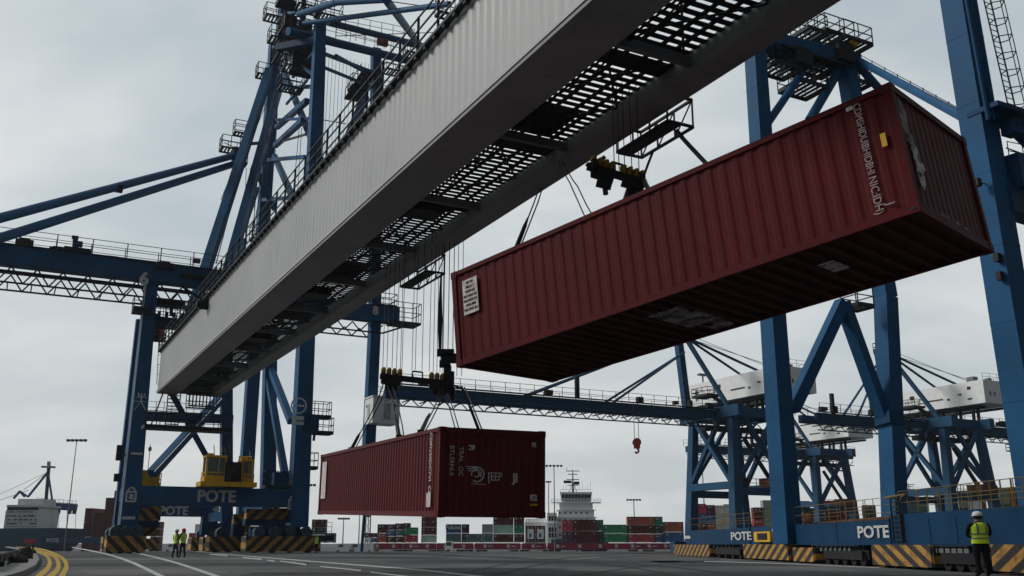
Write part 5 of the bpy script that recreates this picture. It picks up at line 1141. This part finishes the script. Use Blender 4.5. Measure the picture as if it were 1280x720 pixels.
# ------------------------------------------------------------------ ships
WATER = bpy.data.materials.new('harbour_water'); WATER.use_nodes = True; WATER.node_tree.nodes['Principled BSDF'].inputs['Base Color'].default_value = (.03, .05, .06, 1); WATER.node_tree.nodes['Principled BSDF'].inputs['Roughness'].default_value = .25
def ship_bridge(label, px0, px1, ytop, Y, mast_px, mast_top, hull=None):
    xa, xb = X(px0, Y), X(px1, Y); zt = U(640, ytop, Y).z; w_ = xb-xa; t = thing('cargo_ship', label, 'ship', ((xa+xb)/2, Y+8, -1.5))
    def f(b):
        b.box((xa-w_*.1, Y-3, -1.5), (xb+w_*.2, Y+40, 2.0))
    one('hull', SHIPB, t, f)
    nd = 5; zb_ = 2.0
    def f(b):
        for k in range(nd):
            z0 = zb_+(zt-zb_)*k/nd; z1 = zb_+(zt-zb_)*(k+1)/nd; i = .35*k
            b.box((xa+i, Y+i*.6, z0), (xb-i, Y+12-i, z1-.12)); b.box((xa+i-.5, Y-.5+i*.6, z1-.12), (xb-i+.5, Y+12.4-i, z1+.02))
    sup = one('superstructure', SHIPW, t, f)
    def f(b):
        for k in range(nd-1):
            z0 = zb_+(zt-zb_)*k/nd
            for q in range(int(w_/1.6)): b.box((xa+1.2+q*1.6, Y-.04+.35*k*.6, z0+1.0), (xa+1.7+q*1.6, Y+.05+.35*k*.6, z0+1.5)) if xa+1.7+q*1.6 < xb-1.4-.35*k else None
    one('window', SOOT, sup, f)
    wh_z = zt; hb_ = .26*Y/100
    br = one('wheelhouse', SHIPW, t, lambda b: (b.prism8([(xa+w_*.16, Y+.4, wh_z), (xb-w_*.16, Y+.4, wh_z), (xb-w_*.16, Y+8, wh_z), (xa+w_*.16, Y+8, wh_z)], [(xa+w_*.12, Y+.0, wh_z+3), (xb-w_*.12, Y+.0, wh_z+3), (xb-w_*.18, Y+8, wh_z+3), (xa+w_*.18, Y+8, wh_z+3)]), b.box((xa-1, Y, wh_z-.15), (xb+1, Y+4, wh_z+.1))))
    def f(b):
        n_ = 9; x0, x1 = xa+w_*.16, xb-w_*.16
        for q in range(n_): b.box((x0+(x1-x0)*(q+.1)/n_, Y+.0, wh_z+1.3), (x0+(x1-x0)*(q+.9)/n_, Y+.45, wh_z+2.4))
    one('bridge_window', SOOT, br, f)
    def f(b):
        for dz in (.5, 1.0): b.tube((xa-1, Y, wh_z+dz), (xb+1, Y, wh_z+dz), .05, 4)
        n_ = 16
        for q in range(n_+1): x = xa-1+(w_+2)*q/n_; b.tube((x, Y, wh_z), (x, Y, wh_z+1.0), .05, 4)
        for q in range(12): x = xa+w_*.15+(w_*.7)*q/11; b.tube((x, Y+2, wh_z+3), (x, Y+2, wh_z+4+1.2*((q*7) % 3)), .05, 4)
        b.tube((xa+w_*.15, Y+2, wh_z+3.9), (xb-w_*.15, Y+2, wh_z+3.9), .05, 4)
    one('handrail', MGREY, t, f)
    mx, mt = X(mast_px, Y), U(640, mast_top, Y).z
    def f(b):
        b.tube((mx, Y+3, wh_z+3), (mx, Y+3, mt), .3, 8, r1=.1); h_ = mt-wh_z-3
        for q, wd in ((.3, 1.6), (.55, 1.9), (.78, 1.4), (.92, 2.0)): b.box((mx-wd, Y+2.8, wh_z+3+h_*q), (mx+wd, Y+3.2, wh_z+3.2+h_*q))
        b.tube((mx-1.8, Y+3, wh_z+3+h_*.92), (mx-1.8, Y+3, mt+.5), .08, 4)
        b.tube((mx-1.2, Y+3, wh_z+3), (mx, Y+3, wh_z+3+h_*.5), .1, 4); b.tube((mx+1.2, Y+3, wh_z+3), (mx, Y+3, wh_z+3+h_*.5), .1, 4)
    one('mast', DARK, t, f)
    one('radar', SOOT, t, lambda b: (b.box((mx-2.8, Y+2.2, wh_z+3+(mt-wh_z-3)*.4), (mx-.4, Y+2.7, wh_z+3.8+(mt-wh_z-3)*.4)), b.box((mx+.3, Y+2.2, wh_z+2.6+(mt-wh_z-3)*.4), (mx+1.9, Y+2.8, wh_z+3.5+(mt-wh_z-3)*.4))))
    return t, xa, xb, zt
tS, xa, xb, zt = ship_bridge('white ship bridge with a radar mast rising behind the red containers', 694, 748, 628, 290, 718, 586)
one('side_house', SHIPW, tS, lambda b: (b.box((X(684, 288), 288, 0), (X(696.5, 288), 296, U(640, 641, 288).z)), b.box((X(683, 287.5), 287.4, U(640, 655, 288).z), (X(697, 287.5), 287.9, U(640, 654, 288).z))))
for px in (686, 689.5, 693):
    for y_ in (647, 661, 668): one('side_window', SOOT, tS, lambda b: b.box((X(px, 288), 287.9, U(640, y_, 288).z-.9), (X(px, 288)+.6, 288.05, U(640, y_, 288).z+.4)))
# low white lifeboat deck left of it
one('boat_deck', SHIPW, tS, lambda b: (b.box((X(656, 291), 291, 0), (X(684, 291), 300, U(640, 653, 291).z)), [b.box((X(px, 291), 290.8, U(640, 653, 291).z), (X(px, 291)+.5, 291.4, U(640, 648.5, 291).z)) for px in range(657, 684, 3)], b.box((X(656, 291), 290.8, U(640, 649, 291).z), (X(684, 291), 291.2, U(640, 648.6, 291).z))))
ship_bridge('small grey ship bridge with thin aerials far off on the right', 1136, 1160, 632, 330, 1147, 604)
# ship and crane at far left
tL = thing('cargo_ship', 'blue hulled ship with a broad white deckhouse at the left edge', 'ship', (X(20, 260), 262, -1.5))
def f(b):
    Y = 255; xs = (X(-60, Y), X(66, Y)); zt_ = U(640, 661, Y).z
    b.prism8([(xs[0], Y, -1.5), (xs[1]-3, Y, -1.5), (xs[1]-3, Y+18, -1.5), (xs[0], Y+18, -1.5)], [(xs[0], Y-1, zt_), (xs[1]+2, Y-1, zt_+.2), (xs[1]+2, Y+19, zt_+.2), (xs[0], Y+19, zt_)])
one('hull', SHIPB, tL, f)
def f(b):
    Y = 258; zt_ = U(640, 631, Y).z; z0 = U(640, 661, 255).z
    b.box((X(3, Y), Y, z0), (X(44, Y), Y+12, zt_-1.4)); b.box((X(3, Y), Y+.2, zt_-.5), (X(46, Y), Y+12, zt_)); b.box((X(12, Y), Y+2, zt_), (X(45, Y), Y+9, zt_+1.6)); b.box((X(3.5, Y), Y+.3, zt_-1.4), (X(43.6, Y), Y+11.5, zt_-.5))
sl = one('superstructure', mat('ship_offwhite', (.55, .56, .55), .6, var=.12, scale=.4, grime=.4, streak=1), tL, f)
def f(b):
    Y = 258; zt_ = U(640, 631, Y).z
    b.box((X(4, Y), Y+.1, zt_-1.35), (X(43, Y), Y+.25, zt_-.6)); rnd = random.Random(4)
    for q in range(90): x = X(5, Y)+rnd.random()*(X(42, Y)-X(5, Y)); z_ = rnd.choice([1.2, 2.2, 3.2, 4.2])+U(640, 661, 255).z; b.box((x, Y-.05, z_), (x+.3, Y+.05, z_+.3))
one('window', SOOT, sl, f)
for q in range(5): one('deck_rail', MGREY, tL, lambda b: (b.tube((X(3, 257), 257, U(640, 658-q*6, 257).z), (X(46, 257), 257, U(640, 658-q*6, 257).z), .06, 4),))
tk = thing('harbour_crane', 'small distant blue crane rising behind the white deckhouse on the left', 'crane', (X(57, 300), 300, -1.5))
def pk(name, p, q, w_, m=BLUE, Y=300, rnd=False):
    w_ *= 1.1 if name != 'mast' else .75; b = MB(); a = U(p[0], p[1], Y); c = U(q[0], q[1], Y); b.beam(a, c, w_, w_) if not rnd else b.tube(a, c, w_/2, 6); b.build(name, m, tk)
pk('mast', (61, 584), (57, 632), 1.3); pk('mast', (60, 590), (66, 630), .6); pk('leg', (61, 632), (58, 690), 1.4); pk('leg', (52, 632), (50, 690), 1.2); pk('diagonal_brace', (50, 645), (58, 668), .6); pk('diagonal_brace', (62, 640), (52, 668), .6)
pk('girder', (46, 631), (95, 634.5), 1.9); pk('girder', (46, 628), (60, 629), 1.4); pk('mast_head', (61, 577), (61, 585), .9, mat('pale_pink', (.5, .35, .38))); pk('crosstree', (52, 583.5), (69, 584), .5, DARK)
pk('fore_stay', (60, 590), (35, 621), .5); pk('fore_stay', (60, 590), (40, 616), .25, rnd=True); pk('jib', (25, 614), (31, 621), .5); pk('jib', (25, 614), (17, 623), .5); pk('jib', (25, 614), (35, 621), .4)
pk('cable', (35, 613), (-5, 627), .12, DARK, rnd=True); pk('cable', (60, 590), (-5, 620), .1, DARK, rnd=True); pk('cable', (60, 590), (30, 612), .15, DARK, rnd=True)
one('handrail', DARK, tk, lambda b: railing(b, [U(46, 629, 299), U(95, 633, 299)], 1.6, 1.4, .07, 2)); one('hanging_hooks', SOOT, tk, lambda b: [b.obox(U(px, 640, 299.5), V((.5, 0, 0)), V((0, .3, 0)), Z*.6) for px in (73, 87, 93)])
for px in (63, 74, 84, 95): pk('cable', (px, 637), (px-1, 668), .12, DARK, rnd=True)
tb = thing('quay_crane', 'low blue crane sill with tiny POTE letters crossing the far left quay', 'crane', (X(90, 250), 250, -1.5))
q = one('sill_beam', mat('sill_far', (.015, .05, .12), .6), tb, lambda b: b.box((X(52, 250), 250, U(640, 679, 250).z), (X(133, 250), 251.2, U(640, 671.5, 250).z)))
text('lettering', 'POTE', 1.3, (X(66.5, 250), 249.97, U(640, 675.7, 250).z), (1, 0, 0), Z, LETTER, q, bold=.03, sx=1.0)
one('leg', BLUED, tb, lambda b: (b.box((X(54, 250), 250, -1.5), (X(56, 250), 251, U(640, 671.5, 250).z-.02)),)); one('leg', BLUED, tb, lambda b: b.box((X(129, 250), 250, -1.5), (X(132, 250), 251, U(640, 671.5, 250).z-.02)))
tg = thing('safety_barrier', 'short red barrier standing at the bend of the quay kerb', 'barrier', (X(37, 150), 150, -1.5)); q = U(37, 676, 150)
one('panel', pm('red'), tg, lambda b: b.box((q.x-.75, 150, q.z-.35), (q.x+.75, 150.12, q.z+.25))); one('foot', SOOT, tg, lambda b: (b.box((q.x-.7, 150, -1.5), (q.x-.5, 150.3, q.z-.36)),)); one('foot', SOOT, tg, lambda b: b.box((q.x+.5, 150, -1.5), (q.x+.7, 150.3, q.z-.36)))
# low clutter beyond the yard: parked vans and sheds between the piles
def van(px, Y, col, label, z0=-1.5, L=5.0):
    x0 = X(px, Y); t = thing('parked_van', label, 'van', (x0+L/2, Y+1, z0))
    bd = one('body', pm(col), t, lambda b: (b.prism8([(x0, Y, z0+.45), (x0+L, Y, z0+.45), (x0+L, Y+2, z0+.45), (x0, Y+2, z0+.45)], [(x0+.9, Y+.1, z0+2.3), (x0+L-.1, Y+.1, z0+2.3), (x0+L-.1, Y+1.9, z0+2.3), (x0+.9, Y+1.9, z0+2.3)]),))
    one('window', GLASS, bd, lambda b: b.quad((x0+1.0, Y+.03, z0+1.5), (x0+2.2, Y+.03, z0+1.5), (x0+2.2, Y+.07, z0+2.1), (x0+1.15, Y+.07, z0+2.1)))
    for dx in (1, L-1): one('wheel', SOOT, t, lambda b: b.tube((x0+dx, Y-.05, z0+.4), (x0+dx, Y+.25, z0+.4), .4, 12))
van(418, 236, 'white', 'white van parked left of the yard stacks'); van(436, 236, 'white', 'second white van, nearer the white container', L=6); van(206, 250, 'white', 'white van seen left of the two workers', L=5.5); van(230, 255, 'cream', 'cream van half hidden behind the two workers')
# ------------------------------------------------------------------ people
SKIN = mat('skin', (.42, .25, .18), .6, var=.08); HIVIS = mat('hi_vis_lime', (.75, 1.0, .04), .6, var=.08, scale=5); REFL = mat('reflective_tape', (.25, .27, .27), .4)
CLO = mat('dark_workwear', (.012, .014, .02), .85, var=.3, scale=8, bump=.3); HELM = mat('helmet_white', (.75, .75, .73), .35, var=.05); REDC = mat('red_hood', (.4, .03, .035), .8, var=.2, scale=8); BOOT = mat('boot', (.02, .017, .015), .7); HAIR = mat('hair', (.03, .02, .015), .9)
import bmesh
def person(label, loc, yaw, H, vest=HIVIS, helmet=HELM, arms='down', stride=.0, hood=None, lean=0, trousers=CLO, wide=1.12):
    loc = V(loc); t = thing('person', label, 'person', tuple(loc), 'workers in hi-vis vests'); k = H
    # local frame: +y forward, x right; skeleton in units of body height
    J = []; EG = []; RR = []
    def j(p, r, par=None):
        J.append(V(p)*k); RR.append((r[0]*k, r[1]*k) if isinstance(r, tuple) else (r*k, r*k))
        if par is not None: EG.append((par, len(J)-1))
        return len(J)-1
    pel = j((0, 0, .52), (.085, .06)); sp_ = j((0, .0, .60), (.078, .055), pel); ch = j((0, lean*.3, .71), (.09, .06), sp_); uc = j((0, lean*.5, .79), (.088, .055), ch)
    nk = j((0, lean*.6, .845), .033, uc); h0 = j((0, lean*.7+.008, .88), (.04, .045), nk); h1 = j((0, lean*.75+.005, .925), (.046, .055), h0); j((0, lean*.75, .965), (.036, .042), h1)
    feet = []
    for s_ in (-1, 1):
        st = stride*s_; hp = j((s_*.048, 0, .49), .058, pel); kn = j((s_*.055, st*.5+.012, .275), .038, hp); an = j((s_*.058, st-.008, .05), .025, kn)
        j((s_*.066, st+.07, .022), .022, an); feet.append(an)
        sh = j((s_*.108, lean*.5, .80), .034, uc)
        if arms == 'front': el = j((s_*.142, .02+lean*.4, .645), .026, sh); wr = j((s_*.075, .11+lean*.4, .60), .018, el); dirv = V((-s_*.6, .6, .1)).normalized()
        elif arms == 'hip' and s_ > 0: el = j((s_*.165, -.03, .67), .026, sh); wr = j((s_*.11, .03, .56), .018, el); dirv = V((-s_*.5, .6, -.3)).normalized()
        else: el = j((s_*.138, -.012, .635), .026, sh); wr = j((s_*.142, .03, .495), .018, el); dirv = V((0, .15, -1)).normalized()
        P = V(J[wr])/k; palm = P+dirv*.028; pm_ = j(palm, (.017, .012), wr)
        sd = dirv.cross(V((0, 1, 0)) if abs(dirv.y) < .8 else Z).normalized()
        for q, ln in ((-1.5, .030), (-.5, .037), (.5, .040), (1.5, .035)):
            b0 = palm+dirv*.018+sd*(q*.0085); f1 = j(b0, .0052, pm_); f2 = j(b0+dirv*ln*.55+V((0, .006, 0)), .0048, f1); j(b0+dirv*ln+V((-s_*.006, .012, 0)), .004, f2)
        tb0 = P+dirv*.012+V((-s_*.004, .016, 0)); th1 = j(tb0, .006, pm_); j(tb0+dirv*.028+V((0, .018, 0)), .0048, th1)
    me = bpy.data.meshes.new('body'); me.from_pydata(J, EG, []); ob = bpy.data.objects.new('tmp', me); C.objects.link(ob)
    md = ob.modifiers.new('s', 'SKIN'); md.use_smooth_shade = True; sb_ = ob.modifiers.new('u', 'SUBSURF'); sb_.levels = 2
    for i, v in enumerate(me.skin_vertices[0].data): v.radius = RR[i]; v.use_root = (i == 0)
    dg = bpy.context.evaluated_depsgraph_get(); dg.update(); m2 = bpy.data.meshes.new_from_object(ob.evaluated_get(dg)); bpy.data.objects.remove(ob)
    # face: nose, ears added to the same mesh
    bm = bmesh.new(); bm.from_mesh(m2)
    hc = V((0, lean*.75+.005, .925))*k
    for c_, r_, sc_ in ((hc+V((0, .058, -.008))*k, .012*k, (.7, 1, 1.3)), (hc+V((.047, 0, -.004))*k, .014*k, (.4, .8, 1.2)), (hc+V((-.047, 0, -.004))*k, .014*k, (.4, .8, 1.2))):
        r = bmesh.ops.create_icosphere(bm, subdivisions=2, radius=r_)
        for v in r['verts']: v.co = V((v.co.x*sc_[0], v.co.y*sc_[1], v.co.z*sc_[2]))+c_
    bm.to_mesh(m2); bm.free(); m2.name = 'body'; m2.materials.clear()
    for x in (SKIN, CLO, trousers, BOOT): m2.materials.append(x)
    wrists = [V(J[i]) for i in range(len(J)) if abs(RR[i][0]-.018*k) < 1e-6]
    for p_ in m2.polygons:
        c_ = p_.center; z_ = c_.z/k
        hand = any((c_-w_).length < .105*k and abs(RR[0][0]) and (c_-w_).dot(w_-V((0, 0, .72*k))) > 0 for w_ in wrists) and abs(c_.x) > .03*k and z_ > .4
        p_.material_index = 0 if z_ > .85 or hand else (3 if z_ < .06 else (2 if z_ < .5 and abs(c_.x) < .12*k else 1)); p_.use_smooth = True
    body = bpy.data.objects.new('body', m2); C.objects.link(body); body.parent = t; body['_o'] = (0, 0, 0)
    def loft(name, rings, m, seg=20, cap=True):
        b = MB(); n0 = 0
        for (cy, z_, rx, ry) in rings:
            for q in range(seg): a = 2*math.pi*q/seg; b.v.append(V((rx*math.cos(a)*k, (cy+ry*math.sin(a))*k, z_*k)))
        for i in range(len(rings)-1):
            for q in range(seg): b.f.append((i*seg+q, i*seg+(q+1) % seg, (i+1)*seg+(q+1) % seg, (i+1)*seg+q))
        if cap: b.f.append(tuple(range((len(rings)-1)*seg, len(rings)*seg)))
        o = b.build(name, m, t, org=(0, 0, 0), smooth=True); return o
    L = lean
    v_ = loft('vest', [(0, .505, .105, .078), (0, .56, .1, .074), (.1*L, .63, .099, .072), (.3*L, .70, .108, .076), (.4*L, .76, .112, .076), (.5*L, .805, .1, .068), (.55*L, .83, .06, .05)], vest)
    for z_ in (.575, .64): 
        o = loft('reflective_band', [(.0, z_, .1035, .0775), (.0, z_+.022, .1035, .0775)], REFL, cap=False); o.parent = v_
    for x in (-.055, .055):
        o = MB(); pts = [(x, -.081, .655), (x, -.086, .72), (x, -.084, .77), (x*.95, -.066, .812), (x*.9, 0, .84), (x*.95, .066, .812), (x, .086, .77), (x, .088, .72), (x, .083, .655)]
        for p_, q_ in zip(pts, pts[1:]): o.beam(V(p_)*k+V((0, L*.4*k, 0)), V(q_)*k+V((0, L*.4*k, 0)), .022*k, .008*k, side=V((1, 0, 0)))
        oo = o.build('reflective_band', REFL, t, org=(0, 0, 0)); oo.parent = v_
    if helmet:
        hy = L*.75; hl = loft('helmet', [(hy, .932, .056, .066), (hy, .95, .058, .068), (hy, .975, .052, .062), (hy, .995, .036, .044), (hy, 1.004, .012, .016)], helmet)
        br = MB(); br.tube(V((0, hy*k+.012*k, .93*k)), V((0, hy*k+.012*k, .936*k)), .07*k, 18); o = br.build('brim', helmet, t, org=(0, 0, 0)); o.parent = hl
        loft('hair', [(hy-.006, .885, .044, .05), (hy-.006, .91, .05, .058), (hy-.004, .931, .05, .06)], HAIR, cap=False)
    if hood: loft('hood', [(L*.6-.01, .83, .06, .055), (L*.7-.01, .88, .058, .064), (L*.75-.01, .93, .062, .07), (L*.75-.01, .97, .052, .06), (L*.75, 1.0, .02, .025)], hood)
    o = MB()
    for x in (-.018, .018): o.obox(V((x, L*.75+.055, .932))*k, V((.006*k, 0, 0)), V((0, .004*k, 0)), Z*.003*k)
    o.build('eyes', SOOT, t, org=(0, 0, 0)); o = MB(); o.obox(V((0, L*.75+.053, .897))*k, V((.014*k, 0, 0)), V((0, .004*k, 0)), Z*.0025*k); o.build('mouth', mat('lips', (.25, .09, .08)), t, org=(0, 0, 0))
    t.rotation_euler = (0, 0, yaw); t.scale = (wide, 1.1, 1); return t
def foot_at(px, Y): q = U(px, 690, Y); return (q.x, q.y, 0)
person('worker in white helmet and lime vest, seen from behind at the right edge', foot_at(1227, 27.6), .1, 1.76, arms='front', stride=.0, wide=1.38)
person('worker in white helmet and lime vest, left of the pair by the striped bogies', foot_at(219, 62), -.75, 1.76, arms='down', stride=.06)
person('worker with a red hood and lime vest, right of the pair by the striped bogies', foot_at(228, 62.8), 1.1, 1.82, arms='front', stride=-.05, helmet=None, hood=REDC, lean=.03)
person('lone small worker in lime vest beside the right end of the striped bogies', foot_at(395, 93), .6, 1.7, arms='down', stride=.05, helmet=None)
# light sea haze over the whole harbour
hb = MB(); hb.box((-900, -400, -2.6), (900, 900, 95)); hz_m = bpy.data.materials.new('sea_haze'); hz_m.use_nodes = True; hn = hz_m.node_tree.nodes
hn.remove(hn['Principled BSDF']); pv = hn.new('ShaderNodeVolumePrincipled'); pv.inputs['Color'].default_value = (.93, .96, 1, 1); pv.inputs['Density'].default_value = .00013; pv.inputs['Anisotropy'].default_value = .2
hz_m.node_tree.links.new(pv.outputs[0], hn['Material Output'].inputs['Volume'])
struct(hb.build('haze', hz_m, org=(0, 0, 0)), 'stuff')
for o in list(bpy.data.objects):
    if '_o' in o: del o['_o']
